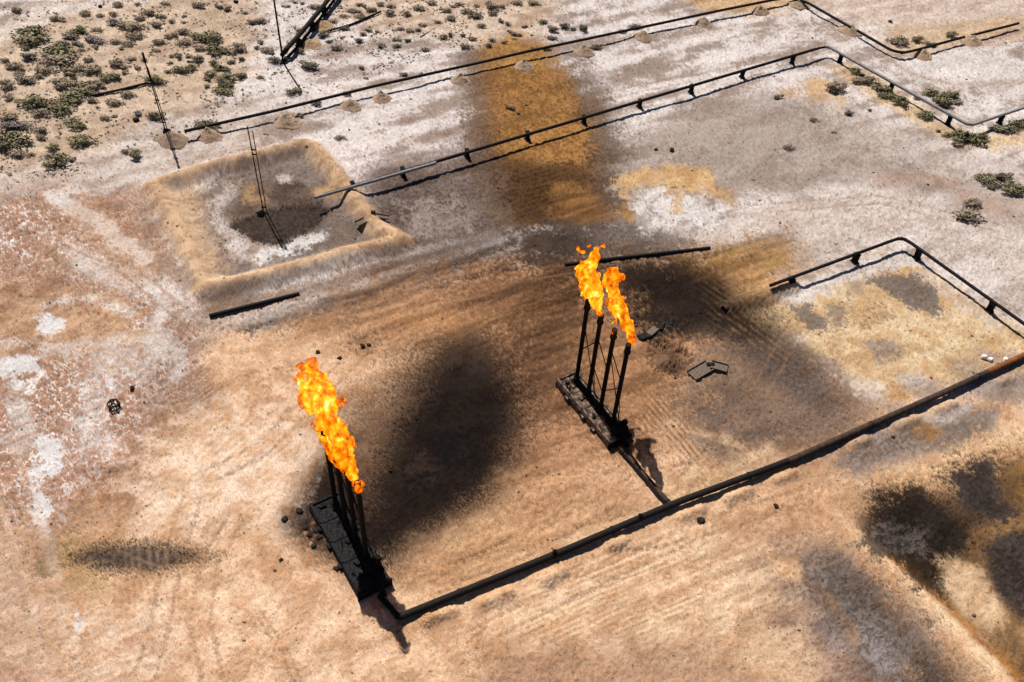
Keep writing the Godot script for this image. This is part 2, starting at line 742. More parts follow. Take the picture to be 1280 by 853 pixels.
func mound(p: Vector2, r: float, h: float, s: int, label: String, group: String, hex := "c9ab86", stretch := 1.2, turn := 0.45) -> void:
	var n := make_noise(s, 1.0, 4)
	var st := new_st()
	st.set_smooth_group(0)
	var rings := 16
	var segs := 30
	var here := ground_at(p.x, p.y + r * 0.8)
	var base := soil(hex) if hex else Color(here.r, here.g, here.b)
	var dark := base * Color(0.62, 0.60, 0.58)
	var grid: Array = []
	var cols: Array = []
	var g0 := height_at(p.x, p.y)
	for i in rings + 1:
		var row: Array = []
		var cr: Array = []
		for j in segs + 1:
			var a := TAU * (j % segs) / segs
			var f := float(i) / rings
			var rr := r * f * (1.0 + 0.3 * n.get_noise_2d(cos(a) * 1.2, sin(a) * 1.2))
			var q := Vector2(cos(a) * rr * stretch, sin(a) * rr).rotated(turn)
			var y := h * (pow(1.0 - f, 1.15) * 0.8 + 0.2 * (0.5 + 0.5 * cos(PI * f))) * (1.0 + 0.3 * n.get_noise_2d(q.x * 0.9, q.y * 0.9))
			var k := 0.16 * n.get_noise_2d(q.x * 3.0 + 9.0, q.y * 3.0)
			row.append(Vector3(q.x, lerpf(g0 + y + k, g0 - 0.25, smoothstep(0.9, 1.0, f)), q.y))
			cr.append(base.lerp(dark, clampf(0.3 + n.get_noise_2d(q.x * 3.0, q.y * 3.0 + 20.0) * 1.3, 0.0, 1.0)))
		grid.append(row)
		cols.append(cr)
	for i in rings:
		for j in segs:
			for q in [[i, j], [i, j + 1], [i + 1, j], [i, j + 1], [i + 1, j + 1], [i + 1, j]]:
				st.set_color(cols[q[0]][q[1]])
				st.add_vertex(grid[q[0]][q[1]])
	st.index()
	st.generate_normals()
	var o := part("sand_mound", st.commit(), mat["sand"], self, Vector3(p.x, 0, p.y))
	tag(o, label, "sand mound", group)

# ------------------------------------------------------------------ flare stacks
func flare(label: String, at: Vector3, turn: float, off: float, concrete: Material, steel: Material, wide := 2.85, last := 2.5) -> Node3D:
	var t := thing("flare_stack", label, "flare stack", at, turn, "gas flare stacks")
	var rng := RandomNumberGenerator.new()
	rng.seed = int(at.z * 10.0)
	var z := -5.0
	var half := wide / 2.0
	var end := 2.45 + last
	for l in [2.6, 2.35, 2.5, last]:                    # the plinth, cast in four lengths
		var st := new_st()
		var w := wide + rng.randf_range(-0.06, 0.06)
		block(st, Vector3(w, 1.25, l - 0.04), 0.05, Transform3D(Basis.from_euler(Vector3(0, rng.randf_range(-0.01, 0.01), 0)), Vector3(0, 0.25, z + l / 2)))
		part("plinth_block", st.commit(), concrete, t)
		z += l
	for s in [-1.0, 1.0]:                              # the low kerbs along its edges
		z = -5.0
		for l in [2.6, 2.35, 2.5, last]:
			part("kerb", block_mesh(Vector3(0.26, 0.24, l - 0.1), 0.03), concrete, t, Vector3(s * (half - 0.18), 0.97 + rng.randf_range(-0.03, 0.03), z + l / 2), Vector3(0, rng.randf_range(-0.015, 0.015), rng.randf_range(-0.05, 0.05)))
			z += l
	part("end_kerb", block_mesh(Vector3(wide - 0.6, 0.22, 0.24), 0.03), concrete, t, Vector3(0, 0.96, -4.82))
	for s in [-1.0, 1.0]:                              # buttress blocks against the long sides
		for zz in [-2.4, 0.1, 2.3]:
			part("buttress", block_mesh(Vector3(0.3, 0.7, 0.6), 0.05), concrete, t, Vector3(s * (half + 0.1), 0.18, zz + rng.randf_range(-0.3, 0.3)), Vector3(0, rng.randf_range(-0.1, 0.1), 0))
	part("end_panel", block_mesh(Vector3(wide + 0.2, 1.3, 0.16), 0.03), steel, t, Vector3(0, 0.42, end + 0.11))
	part("manifold", tube_mesh(rounded(PackedVector3Array([Vector3(off, 1.2, -3.9), Vector3(off, 1.2, end - 0.3), Vector3(off * 0.6, 0.6, end + 1.2)]), 0.6), 0.30, 14), steel, t)
	var box := new_st()
	block(box, Vector3(1.5, 0.9, 1.1), 0.05, Transform3D(Basis(), Vector3(off + 0.1, 1.33, 4.2)))
	block(box, Vector3(0.5, 0.45, 0.5), 0.04, Transform3D(Basis(), Vector3(off + 0.75, 1.95, 4.1)))
	part("valve_box", box.commit(), steel, t)
	for i in 9:                                        # burnt scrap and pipe ends lying on the plinth
		var q := Vector3(rng.randf_range(-half + 0.5, half - 0.4), 0.97, rng.randf_range(-4.3, end - 0.6))
		if absf(q.x - off) < 0.5:
			q.x -= 0.9
		if i % 3 == 2:
			part("scrap_pipe", bar_mesh(q, q + Vector3(rng.randf_range(-0.7, 0.7), 0.12, rng.randf_range(-0.9, 0.9)), 0.07), steel, t)
		else:
			part("scrap_block", block_mesh(Vector3(rng.randf_range(0.25, 0.6), rng.randf_range(0.15, 0.35), rng.randf_range(0.25, 0.7)), 0.04), steel if i % 2 else concrete, t, q, Vector3(0, rng.randf() * 3.0, 0))
	var zs: Array[float] = [-3.65, -1.38, 0.89, 3.15]
	for k in 4:
		var p := Vector3(off, 0.9, zs[k])
		var s := part("stack_pipe", tube_mesh(PackedVector3Array([p, p + Vector3(0, 6, 0), p + Vector3(0, 12.1, 0)]), 0.235, 14), steel, t)
		var tip := new_st()
		tube(tip, PackedVector3Array([p + Vector3(0, 11.4, 0), p + Vector3(0, 12.45, 0)]), 0.29, 14)
		tube(tip, PackedVector3Array([p + Vector3(0, 11.3, 0), p + Vector3(0, 11.5, 0)]), 0.36, 14)
		part("burner_tip", tip.commit(), steel, s)
		var foot := new_st()
		tube(foot, PackedVector3Array([p + Vector3(0, 0.05, 0), p + Vector3(0, 0.85, 0)]), 0.36, 14)
		block(foot, Vector3(0.95, 0.12, 0.95), 0.02, Transform3D(Basis(), p + Vector3(0, 0.12, 0)))
		part("foot_collar", foot.commit(), steel, s)
	var braces := [[0, 5.2, 1, 8.6], [1, 9.3, 2, 6.4], [2, 9.6, 3, 6.9], [1, 5.0, 2, 2.6], [2, 3.2, 3, 6.0]]
	for b in braces:
		part("brace", bar_mesh(Vector3(off, 0.9 + b[1], zs[b[0]]), Vector3(off, 0.9 + b[3], zs[b[2]]), 0.055), steel, t)
	for k in [0, 2]:                                   # long struts down to the far edge of the plinth
		part("strut", bar_mesh(Vector3(off, 9.9, zs[k]), Vector3(1.3, 0.95, zs[k] + 2.1), 0.05), steel, t)
		part("strut", bar_mesh(Vector3(off, 6.9, zs[k + 1]), Vector3(1.3, 0.95, zs[k] + 2.1), 0.045), steel, t)
	return t

# ------------------------------------------------------------------ fire: the skin of a noisy field round the flame's spines
func fire_colour(v: float) -> Color:
	var stops := [[0.0, Color("4a1804")], [0.16, Color("a83a06")], [0.36, Color("ea6e0c")], [0.56, Color("f99414")], [0.75, Color("ffb822")], [0.92, Color("ffdc4c")], [1.0, Color("fff6b8")]]
	for i in range(1, stops.size()):
		if v <= stops[i][0]:
			var k: float = (v - stops[i - 1][0]) / (stops[i][0] - stops[i - 1][0])
			return stops[i - 1][1].srgb_to_linear().lerp(stops[i][1].srgb_to_linear(), clampf(k, 0.0, 1.0))
	return stops[-1][1].srgb_to_linear()

func flame_mesh(chains: Array, s: int, cell: float, rough: float, hot: float) -> ArrayMesh:
	var segs: Array = []
	var lo := Vector3.ONE * 1e6
	var hi := -lo
	for c in chains:
		var v: Array[Vector4] = []
		for tok in String(c).split(" ", false):
			var q := tok.split(",")
			var w := Vector4(float(q[0]), float(q[1]), float(q[2]), float(q[3]))
			v.append(w)
			var p := Vector3(w.x, w.y, w.z)
			lo = lo.min(p - Vector3.ONE * (w.w + 0.9))
			hi = hi.max(p + Vector3.ONE * (w.w + 0.9))
		for i in v.size() - 1:
			segs.append([v[i], v[i + 1]])
	var turb := make_noise(s, 2.1, 4)
	var small := make_noise(s + 5, 0.62, 3)
	var tint := make_noise(s + 9, 0.8, 4)
	var n := Vector3i((hi - lo) / cell) + Vector3i.ONE * 2
	var field := PackedFloat32Array()
	field.resize(n.x * n.y * n.z)
	var k := 0
	for iz in n.z:
		for iy in n.y:
			for ix in n.x:
				var p := lo + Vector3(ix, iy, iz) * cell
				var best := 1e3
				for sg in segs:
					var a: Vector4 = sg[0]
					var b: Vector4 = sg[1]
					var pa := Vector3(a.x, a.y, a.z)
					var ab := Vector3(b.x, b.y, b.z) - pa
					var t := clampf((p - pa).dot(ab) / ab.length_squared(), 0.0, 1.0)
					best = minf(best, p.distance_to(pa + ab * t) - lerpf(a.w, b.w, t))
				if best < 1.3 * rough + 0.3 and best > -1.6:
					var up := p - Vector3(0, 0, 0)
					best += rough * (1.25 * turb.get_noise_3d(up.x, up.y * 0.62, up.z) + 0.45 * small.get_noise_3d(up.x, up.y * 0.6, up.z))
				field[k] = best
				k += 1
	var st := new_st()
	var index := {}
	var count := 0
	var corner: Array[Vector3i] = []
	for c in 8:
		corner.append(Vector3i(c & 1, (c >> 1) & 1, (c >> 2) & 1))
	var sy := n.x
	var sz := n.x * n.y
	for iz in n.z - 1:
		for iy in n.y - 1:
			for ix in n.x - 1:
				var at := ix + iy * sy + iz * sz
				var inside := 0
				for c in 8:
					if field[at + corner[c].x + corner[c].y * sy + corner[c].z * sz] < 0.0:
						inside += 1
				if inside == 0 or inside == 8:
					continue
				var sum := Vector3.ZERO
				var hits := 0
				for c in 8:
					for ax in 3:
						if corner[c][ax] == 0:
							var e := corner[c]
							e[ax] = 1
							var f0 := field[at + corner[c].x + corner[c].y * sy + corner[c].z * sz]
							var f1 := field[at + e.x + e.y * sy + e.z * sz]
							if (f0 < 0.0) != (f1 < 0.0):
								sum += Vector3(corner[c]).lerp(Vector3(e), f0 / (f0 - f1))
								hits += 1
				var p := lo + (Vector3(ix, iy, iz) + sum / hits) * cell
				var best := 1e3
				var wide := 0.5
				for sg in segs:
					var a: Vector4 = sg[0]
					var b: Vector4 = sg[1]
					var pa := Vector3(a.x, a.y, a.z)
					var ab := Vector3(b.x, b.y, b.z) - pa
					var t := clampf((p - pa).dot(ab) / ab.length_squared(), 0.0, 1.0)
					var d := p.distance_to(pa + ab * t)
					if d - lerpf(a.w, b.w, t) < best:
						best = d - lerpf(a.w, b.w, t)
						wide = lerpf(a.w, b.w, t)
				var high := clampf((p.y - lo.y) / (hi.y - lo.y), 0.0, 1.0)
				var heat := hot + 0.16 * clampf(wide - 0.6, -0.6, 1.6) - 0.30 * clampf(best / 0.6, -1.0, 1.2) - 0.45 * smoothstep(0.78, 1.0, high)
				heat += 0.72 * tint.get_noise_3d(p.x, p.y * 0.55, p.z) + 0.26 * small.get_noise_3d(p.x * 1.5, p.y * 0.9, p.z * 1.5)
				var c := fire_colour(clampf(heat, 0.0, 1.0))
				c.a = clampf(0.8 - 0.62 * smoothstep(0.22, -0.05, heat), 0.0, 1.0)
				st.set_color(c)
				st.add_vertex(p)
				index[at] = count
				count += 1
	for iz in range(1, n.z - 1):
		for iy in range(1, n.y - 1):
			for ix in range(1, n.x - 1):
				var at := ix + iy * sy + iz * sz
				for ax in 3:
					var step := 1 if ax == 0 else sy if ax == 1 else sz
					if (field[at] < 0.0) == (field[at + step] < 0.0):
						continue
					var u := sy if ax == 0 else sz if ax == 1 else 1
					var w := sz if ax == 0 else 1 if ax == 1 else sy
					var q := [index[at], index[at - u], index[at - u - w], index[at - w]]
					if field[at] < 0.0:
						q.reverse()
					for i in [0, 1, 2, 0, 2, 3]:
						st.add_index(q[i])
	st.generate_normals()
	return st.commit()

func flame(label: String, chains: Array, s: int, cell: float, rough: float, hot: float, wisps: Array, light_at: Vector3, energy: float, size: float) -> void:
	var t := thing("flame", label, "flame", Vector3.ZERO, 0.0, "flames on the flare stacks")
	part("flame_body", flame_mesh(chains, s, cell, rough, hot), mat["fire"], t)
	var k := 0
	for w in wisps:
		k += 1
		part("flame_wisp", flame_mesh([w], s + 30 + k, 0.09, rough * 0.7, 0.30), mat["fire"], t)
	var l := OmniLight3D.new()
	l.name = "flame_glow"
	l.light_color = Color(1.0, 0.6, 0.2)
	l.light_energy = energy
	l.light_size = size
	l.omni_range = 60.0
	l.omni_attenuation = 2.0
	l.shadow_enabled = true
	l.position = light_at
	t.add_child(l, true)

# ------------------------------------------------------------------ scrub
var shrub_meshes := {}

func shrub_mesh(kind: String, variant: int) -> ArrayMesh:
	var key := kind + str(variant)
	if shrub_meshes.has(key):
		return shrub_meshes[key]
	var rng := RandomNumberGenerator.new()
	rng.seed = hash(key)
	var tones := {
		"n": [Color(0.16, 0.125, 0.088), Color(0.27, 0.22, 0.16)], "g": [Color(0.082, 0.078, 0.042), Color(0.20, 0.18, 0.105)],
		"b": [Color(0.075, 0.10, 0.028), Color(0.15, 0.17, 0.06)], "p": [Color(0.13, 0.115, 0.108), Color(0.20, 0.175, 0.16)], "d": [Color(0.085, 0.073, 0.055), Color(0.17, 0.145, 0.11)]}
	var lo: Color = tones[kind][0]
	var hi: Color = tones[kind][1]
	var st := new_st()
	var clumps: Array = []
	for i in 9 + rng.randi() % 4:
		var a := rng.randf() * TAU
		var r := sqrt(rng.randf()) * 0.38
		clumps.append([Vector3(cos(a) * r, 0.16 + rng.randf() * 0.30 * (1.0 - r), sin(a) * r), rng.randf_range(0.13, 0.24), rng.randf()])
	for i in 760:
		var c: Array = clumps[rng.randi() % clumps.size()]
		var d := Vector3(rng.randfn(), rng.randfn() * 0.8, rng.randfn()).normalized()
		var p: Vector3 = c[0] + d * float(c[1]) * pow(rng.randf(), 0.4)
		p.y = maxf(p.y, 0.0)
		var u := Vector3(rng.randfn(), rng.randfn(), rng.randfn()).normalized()
		var w := (d + u * 0.8).normalized() * rng.randf_range(0.055, 0.11)
		var v := u.cross(w).normalized() * rng.randf_range(0.024, 0.045)
		var tone := lo.lerp(hi, clampf(float(c[2]) * 0.6 + rng.randf() * 0.5, 0.0, 1.0))
		var nrm := (d + Vector3.UP * 0.6).normalized()
		for q in [p - v, p + w, p + v]:
			st.set_color(tone)
			st.set_normal(nrm)
			st.add_vertex(q)
	for i in 14:                       # bare twigs that stick out
		var a := rng.randf() * TAU
		var tip := Vector3(cos(a) * 0.5, rng.randf_range(0.2, 0.62), sin(a) * 0.5) * rng.randf_range(0.6, 0.9)
		var side := Vector3(-sin(a), 0, cos(a)) * 0.012
		for q in [side, tip, -side]:
			st.set_color(lo * 0.9)
			st.set_normal(Vector3.UP)
			st.add_vertex(q)
	var m := st.commit()
	shrub_meshes[key] = m
	return m

func shrubs(s: String, place: String, group: String) -> void:
	var rows: Array = []
	for t in s.split(" ", false):
		var v := t.split(",")
		rows.append([float(v[0]), float(v[1]), float(v[2]), float(v[3]), v[4]])
	var by_kind := {}
	for r in rows:
		if not by_kind.has(r[4]):
			by_kind[r[4]] = []
		by_kind[r[4]].append(r)
	var look := {"n": "grey-brown", "g": "dark green", "b": "bright green", "p": "purplish", "d": "blackish"}
	var rank := ["largest", "second largest", "third largest", "fourth largest", "fifth largest", "sixth largest"]
	var known: Array = []
	for k in by_kind:
		by_kind[k].sort_custom(func(a, b): return a[2] * a[3] > b[2] * b[3])
		for i in mini(by_kind[k].size(), rank.size()):
			known.append([by_kind[k][i], ("%s %s" % [rank[i], look[k]]) if by_kind[k].size() > 1 else "only %s" % look[k]])
	var used := {}
	for k in by_kind:
		var list: Array = by_kind[k]
		for i in list.size():
			var r: Array = list[i]
			var label := "small %s shrub %s" % [look[k], place]
			if i < rank.size():
				label = "%s %s shrub %s" % [rank[i], look[k], place] if list.size() > 1 else "the only %s shrub %s" % [look[k], place]
			else:
				var near := 12.0
				for q in known:
					var dx: float = r[0] - q[0][0]
					var dz: float = r[1] - q[0][1]
					var side := ("right of" if dx > 0.0 else "left of") if absf(dx) > absf(dz) * 0.6 else ("below" if dz > 0.0 else "above")
					var said := "small %s shrub %s the %s one %s" % [look[k], side, q[1], place]
					if Vector2(dx, dz).length() < near and not used.has(said):
						near = Vector2(dx, dz).length()
						label = said
				used[label] = true
			var rng := RandomNumberGenerator.new()
			rng.seed = hash(str(r[0]) + str(r[1]))
			var turn := rng.randf() * TAU
			var o := part("desert_shrub", shrub_mesh(k, rng.randi() % 4), mat["leaf"], self, Vector3(r[0], height_at(r[0], r[1]) - 0.04, r[1]))
			var wide: float = r[2]
			var tall: float = clampf(r[3] * 1.05, wide * 0.45, wide * 1.1)
			o.basis = Basis.from_scale(Vector3(wide * 1.14, tall * 1.04, maxf(wide * 0.7, tall * 0.9))) * Basis(Vector3.UP, turn)
			tag(o, label, "shrub", group)

func scatter(called: String, label: String, mesh: Mesh, material: Material, places: Array, tints: Array = []) -> void:
	var mm := MultiMesh.new()
	mm.transform_format = MultiMesh.TRANSFORM_3D
	mm.use_colors = tints.size() > 0
	mm.mesh = mesh
	mm.instance_count = places.size()
	for i in places.size():
		mm.set_instance_transform(i, places[i])
		if tints.size() > 0:
			mm.set_instance_color(i, tints[i])
	var o := MultiMeshInstance3D.new()
	o.name = called
	o.multimesh = mm
	o.material_override = material
	tag(o, label, "", "", "stuff")
	add_child(o, true)

func inside(p: Vector2, poly: PackedVector2Array) -> bool:
	return Geometry2D.is_point_in_polygon(p, poly)

# ------------------------------------------------------------------ what lies on the ground: soils, crusts, stains, tracks, berms (plan positions in metres)
func paint_ground() -> void:
	# far scrubland and tracks
	patch("-87.53,-126.98 -79.18,-136.58 -66.67,-144.86 -45.64,-150.63 -42.47,-126.08 -46.66,-114.94 -52.69,-112.21 -56.71,-104.18 -61.34,-99.22 -73.64,-96.11", 3.0, 3.0, "dabf9e", "bfa58b", 0, 0.75)
	patch("-72.38,-97.95 -62.98,-100.77 -56.71,-104.18 -51.60,-112.34 -38.68,-120.05 -35.22,-104.87 -47.10,-97.43 -57.13,-96.30 -69.28,-90.89", 3.0, 3.0, "e6dcd4", "c2ac9b", 1, 0.7, 1.4)
	stroke("-85.41,-122.27 -82.04,-131.26 -77.70,-139.34 -74.02,-147.06", 2.2, 1.5, 0.8, "efe6dd", "dccbbd", 3, 0.8)
	stroke("-85.26,-133.01 -81.10,-141.46", 0.5, 0.5, 0.3, "b59c8b", "b59c8b", 0, 0.6)
	patch("-36.98,-154.72 4.02,-160.73 2.94,-146.69 -1.93,-137.22 -8.28,-137.10 -16.23,-140.21 -25.25,-140.24 -32.42,-144.39", 3.0, 3.0, "dcc09c", "bd9d80", 0, 0.6)
	patch("22.43,-163.43 47.13,-167.05 43.54,-157.24 39.79,-155.04 28.78,-154.60", 1.5, 2.0, "dcb684", "c69a68", 0, 0.8)
	patch("47.61,-170.18 98.31,-177.70 90.45,-154.73 71.24,-149.51 64.12,-147.78 59.68,-151.86 52.36,-156.25 45.84,-158.69", 2.5, 2.0, "e0cbb6", "c4aa97", 3, 0.6)
	patch("73.08,-156.39 92.91,-161.93 90.17,-153.89 68.12,-147.81", 1.5, 1.5, "c6a387", "ab8a72", 3, 0.6)
	patch("58.64,-141.10 63.62,-145.69 72.41,-148.89 79.64,-146.31 85.86,-145.14 84.16,-140.10 73.19,-137.76 62.67,-136.42 59.08,-137.35", 1.5, 1.5, "f0ebe7", "d2c8c2", 1, 0.9, 1.4)
	stroke("58.20,-142.01 61.88,-138.42 67.13,-136.52 74.51,-137.93 81.96,-141.24", 0.5, 0.6, 0.3, "b8a08f", "c5af9e", 0, 0.7)
	patch("57.28,-146.86 60.55,-143.79 68.12,-147.81 77.61,-152.98 83.45,-156.46 85.53,-160.89 70.22,-156.00 59.98,-153.23", 1.5, 1.5, "dcc2a0", "c9ab8a", 0, 0.8)
	patch("47.40,-139.63 51.05,-140.59 55.16,-136.85 58.92,-131.20 61.97,-126.18 65.79,-122.51 75.72,-125.76 75.60,-121.67 67.66,-118.75 62.29,-120.49 57.52,-125.22 52.71,-131.08", 1.8, 1.5, "e0c49a", "cdac80", 0, 0.85)
	patch("42.54,-134.76 44.87,-135.99 47.73,-134.28 48.83,-128.84 47.09,-126.05 44.75,-127.90 42.00,-129.74", 1.2, 1.8, "d8ae72", "c0955e", 0, 0.8)
	patch("38.63,-131.99 41.79,-132.39 41.37,-129.66 38.56,-128.87", 0.9, 1.0, "d2a870", "c0955e", 0, 0.8)
	# grey flat between the two long pipelines and below them
	patch("20.02,-121.07 36.68,-131.29 42.52,-129.15 51.44,-124.90 57.45,-119.91 63.61,-112.60 71.18,-108.06 68.36,-99.38 57.31,-105.66 46.98,-108.54 33.31,-105.59 24.18,-100.83 15.84,-105.03 15.01,-112.58", 4.0, 3.0, "b8aa9f", "9c8d82", 1, 0.85)
	patch("45.21,-130.59 54.91,-124.28 63.12,-119.20 72.13,-114.50 70.62,-109.76 60.02,-111.82 49.75,-116.65 42.87,-123.86", 3.0, 3.0, "e2d9d2", "b9aba0", 1, 0.7)
	patch("4.94,-106.80 16.22,-114.64 28.36,-122.09 40.93,-126.79 46.15,-122.19 33.12,-112.81 24.42,-103.73 18.18,-108.32 11.40,-99.76", 3.0, 3.0, "bdb0a6", "9f9187", 1, 0.6)
	patch("31.72,-101.65 42.20,-106.59 52.66,-109.18 62.59,-105.04 69.98,-94.87 65.48,-81.71 58.89,-88.59 54.61,-95.11 49.92,-98.06 39.71,-92.49 33.61,-88.91 28.32,-90.57", 2.5, 2.5, "e6dcd4", "c0b0a5", 1, 0.9, 1.5)
	patch("61.03,-111.39 75.89,-112.16 71.64,-99.73 63.91,-102.16 58.67,-104.61", 3.0, 2.5, "cbbcb0", "ad9d92", 1, 0.8)
	stroke("49.97,-109.59 55.39,-111.29 59.53,-109.95 61.25,-106.09 64.83,-105.29", 1.4, 1.4, 0.8, "c0a593", "ab8f7e", 0, 0.7, 1.0, 0.25)
	# brown-grey apron round the orange stain
	patch("-19.88,-103.96 -10.69,-109.57 -7.31,-123.99 -2.89,-131.21 6.98,-133.64 11.82,-124.24 14.95,-110.70 18.83,-100.24 15.39,-93.77 -0.89,-92.04 -10.43,-86.56 -17.20,-85.86 -21.05,-91.43", 4.0, 4.0, "94827a", "54463e", 1, 0.92, 1.5)
	patch("-5.75,-102.94 -18.94,-104.96 -20.81,-99.54 -17.57,-91.80 -12.54,-87.80 -5.03,-93.15", 3.0, 3.0, "80716a", "4d4039", 1, 0.85, 1.5)
	patch("-15.29,-97.65 -9.68,-99.10 -5.20,-95.50 -7.85,-90.54 -12.72,-89.27", 2.0, 2.5, "b3a69d", "837468", 1, 0.7, 1.3)
	patch("-9.01,-130.41 -3.13,-135.85 5.10,-134.10 9.66,-123.97 11.27,-112.14 11.96,-101.50 9.78,-95.52 -0.97,-93.58 -3.93,-99.73 -6.50,-110.06", 3.5, 2.5, "86603a", "4f3924", 1, 0.95)
	patch("-9.78,-136.90 -3.48,-142.71 3.11,-139.11 4.49,-133.32 7.03,-125.79 9.39,-117.76 9.13,-111.89 3.80,-108.49 -1.70,-107.85 -4.95,-110.24 -7.00,-119.82 -8.11,-128.27", 2.2, 2.2, "b98851", "7c5830", 1, 0.92)
	patch("-8.40,-138.79 -3.51,-143.21 1.76,-141.40 3.44,-135.53 -2.92,-131.66 -7.44,-132.46", 2.0, 2.0, "c89c62", "94693a", 1, 0.7)
	patch("-2.24,-118.36 4.67,-122.30 9.39,-117.76 8.23,-109.92 2.70,-108.36 -1.84,-110.61", 2.5, 3.0, "c8965a", "8a6135", 1, 0.6)
	patch("-6.08,-107.35 -0.64,-108.89 7.13,-107.06 11.46,-103.15 10.31,-97.18 4.13,-94.13 -1.05,-95.15 -4.45,-99.68", 2.5, 3.0, "5a4129", "35271b", 1, 0.88)
	patch("3.90,-104.03 8.23,-105.40 11.96,-101.50 12.19,-97.38 7.20,-95.24 4.04,-98.12", 1.5, 2.0, "a57848", "7a5836", 3, 0.7)
	for s in ["-9.63,-134.99 -7.78,-123.93 -6.19,-111.99 -4.36,-101.38 -2.54,-94.20", "7.22,-137.22 10.04,-126.17 11.87,-114.12 12.32,-103.24"]:
		stroke(s, 1.6, 2.4, 2.2, "85705f", "55463a", 1, 0.75, 1.2, 0.0, 1.2)
	# salt fan right of the stain
	patch("13.19,-107.75 19.40,-110.29 25.44,-109.15 28.16,-103.29 28.50,-96.73 25.42,-91.76 21.37,-91.64 16.42,-93.88 14.53,-98.45 12.75,-103.29", 2.5, 3.0, "cfc3bb", "9b8b80", 1, 0.9, 1.4)
	patch("11.72,-105.62 16.00,-108.98 21.64,-110.36 26.05,-109.77 26.47,-104.83 24.10,-102.50 21.83,-105.18 20.43,-100.42 18.53,-104.63 15.84,-105.03 14.18,-104.14", 0.8, 1.6, "d9b687", "c49c6a", 0, 0.95)
	patch("25.94,-106.17 28.08,-105.70 28.77,-102.00 27.40,-101.18 26.12,-103.41", 0.8, 1.0, "d5b081", "bf9a6b", 0, 0.9)
	patch("12.28,-101.19 13.76,-101.02 15.36,-98.22 14.47,-96.83 12.95,-98.28", 0.8, 0.9, "bd8f57", "9c7140", 0, 0.9)
	patch("16.54,-101.16 20.67,-104.18 23.35,-103.78 25.25,-100.94 25.96,-97.26 23.92,-97.85 20.80,-98.16 17.12,-97.76", 0.9, 1.6, "f2efee", "d9d2cd", 1, 0.95, 1.2)
	for s in ["15.63,-99.89 17.05,-103.08 19.08,-104.69", "19.13,-96.53 20.96,-100.47 20.78,-104.19", "21.75,-96.81 23.37,-101.41 24.50,-104.60", "24.38,-97.09 25.77,-99.68 26.98,-102.31", "17.04,-96.30 18.75,-98.91"]:
		stroke(s, 0.7, 0.6, 1.3, "f6f2f0", "d5cbc4", 1, 0.9, 1.5, 0.0, 0.8)
	for s in ["20.63,-108.60 21.00,-104.21 20.53,-100.43", "22.83,-108.31 23.02,-105.14", "14.81,-106.68 13.59,-102.53", "24.88,-109.09 25.63,-105.08"]:
		stroke(s, 0.6, 0.6, 1.0, "dcb988", "c39a67", 0, 0.9, 1.0, 0.0, 0.6)
	patch("22.74,-96.12 27.54,-97.43 27.81,-95.08 23.49,-92.77 21.37,-94.40", 1.2, 1.5, "e3d8cf", "bda99b", 1, 0.8)
	stroke("27.60,-99.06 27.98,-96.68 26.89,-94.21 24.43,-91.96", 0.5, 0.5, 0.5, "efe7e0", "ddd0c6", 0, 0.8)
	stroke("29.12,-97.60 32.63,-100.42 38.35,-103.06", 1.3, 1.3, 0.7, "e6d8cc", "cfbfb2", 3, 0.7)
	# ---- the sandy ground of the lower half
	patch("-67.62,-78.57 -55.77,-81.87 -47.09,-73.38 -36.98,-65.35 -34.73,-69.65 -34.38,-73.99 -31.40,-75.95 -24.22,-79.29 -15.80,-82.88 -8.42,-86.04 0.20,-90.33 11.24,-90.28 24.46,-92.27 31.99,-95.53 35.98,-91.36 32.25,-86.33 30.16,-81.59 34.68,-74.36 42.66,-69.20 59.47,-74.84 62.83,-73.95 68.60,-51.84 58.16,-4.59 -51.13,1.10 -47.29,-24.93", 3.0, 2.5, "ecc7a3", "c49c78", 0, 1.0, 0.9)
	patch("-61.14,-68.33 -55.71,-70.06 -50.39,-55.13 -42.44,-43.09 -34.77,-32.11 -33.26,-22.87 -54.72,-21.46", 4.0, 3.0, "d8bda8", "c4a48c", 3, 0.8)
	patch("-66.73,-80.74 -54.85,-81.97 -50.66,-78.26 -47.53,-73.34 -50.54,-68.15 -61.14,-68.33", 2.5, 2.5, "e8cba6", "c7a37f", 0, 0.9)
	# pinkish crusted strip on the left
	patch("-71.54,-91.44 -59.12,-96.08 -49.86,-96.29 -43.61,-87.51 -38.29,-78.16 -34.54,-74.61 -34.83,-68.45 -30.90,-60.96 -31.57,-56.76 -32.50,-49.07 -35.67,-47.03 -38.48,-48.58 -41.33,-44.01 -45.19,-46.26 -51.76,-47.49", 3.0, 3.0, "c49f84", "977259", 0, 0.97, 1.5)
	patch("-70.86,-89.93 -59.82,-95.17 -50.72,-92.61 -42.86,-81.80 -37.21,-74.35 -36.80,-67.68 -36.76,-60.44 -38.04,-54.22 -40.86,-52.06 -41.70,-46.98 -45.88,-47.97 -55.02,-54.73 -59.14,-63.88 -50.54,-68.15 -47.09,-73.38 -53.85,-79.29 -66.13,-79.41", 3.5, 3.5, "b5907a", "f0e8e3", 2, 0.9, 1.8)
	patch("-60.19,-85.75 -54.91,-90.11 -48.38,-85.52 -41.39,-78.52 -43.98,-74.97 -50.66,-78.26 -55.52,-81.20", 2.5, 3.0, "c4a186", "e4d8cf", 1, 0.5, 1.6)
	patch("-42.94,-73.16 -39.79,-74.74 -36.53,-70.68 -35.47,-66.06 -37.41,-62.53 -39.74,-64.54 -40.32,-69.12", 2.0, 3.0, "a68f84", "d9d0ca", 1, 0.85, 1.8)
	patch("-39.67,-65.68 -38.08,-67.56 -33.36,-66.26 -30.39,-63.17 -33.51,-60.73 -37.49,-61.44", 1.8, 2.0, "9c8477", "b79a84", 1, 0.75, 1.4)
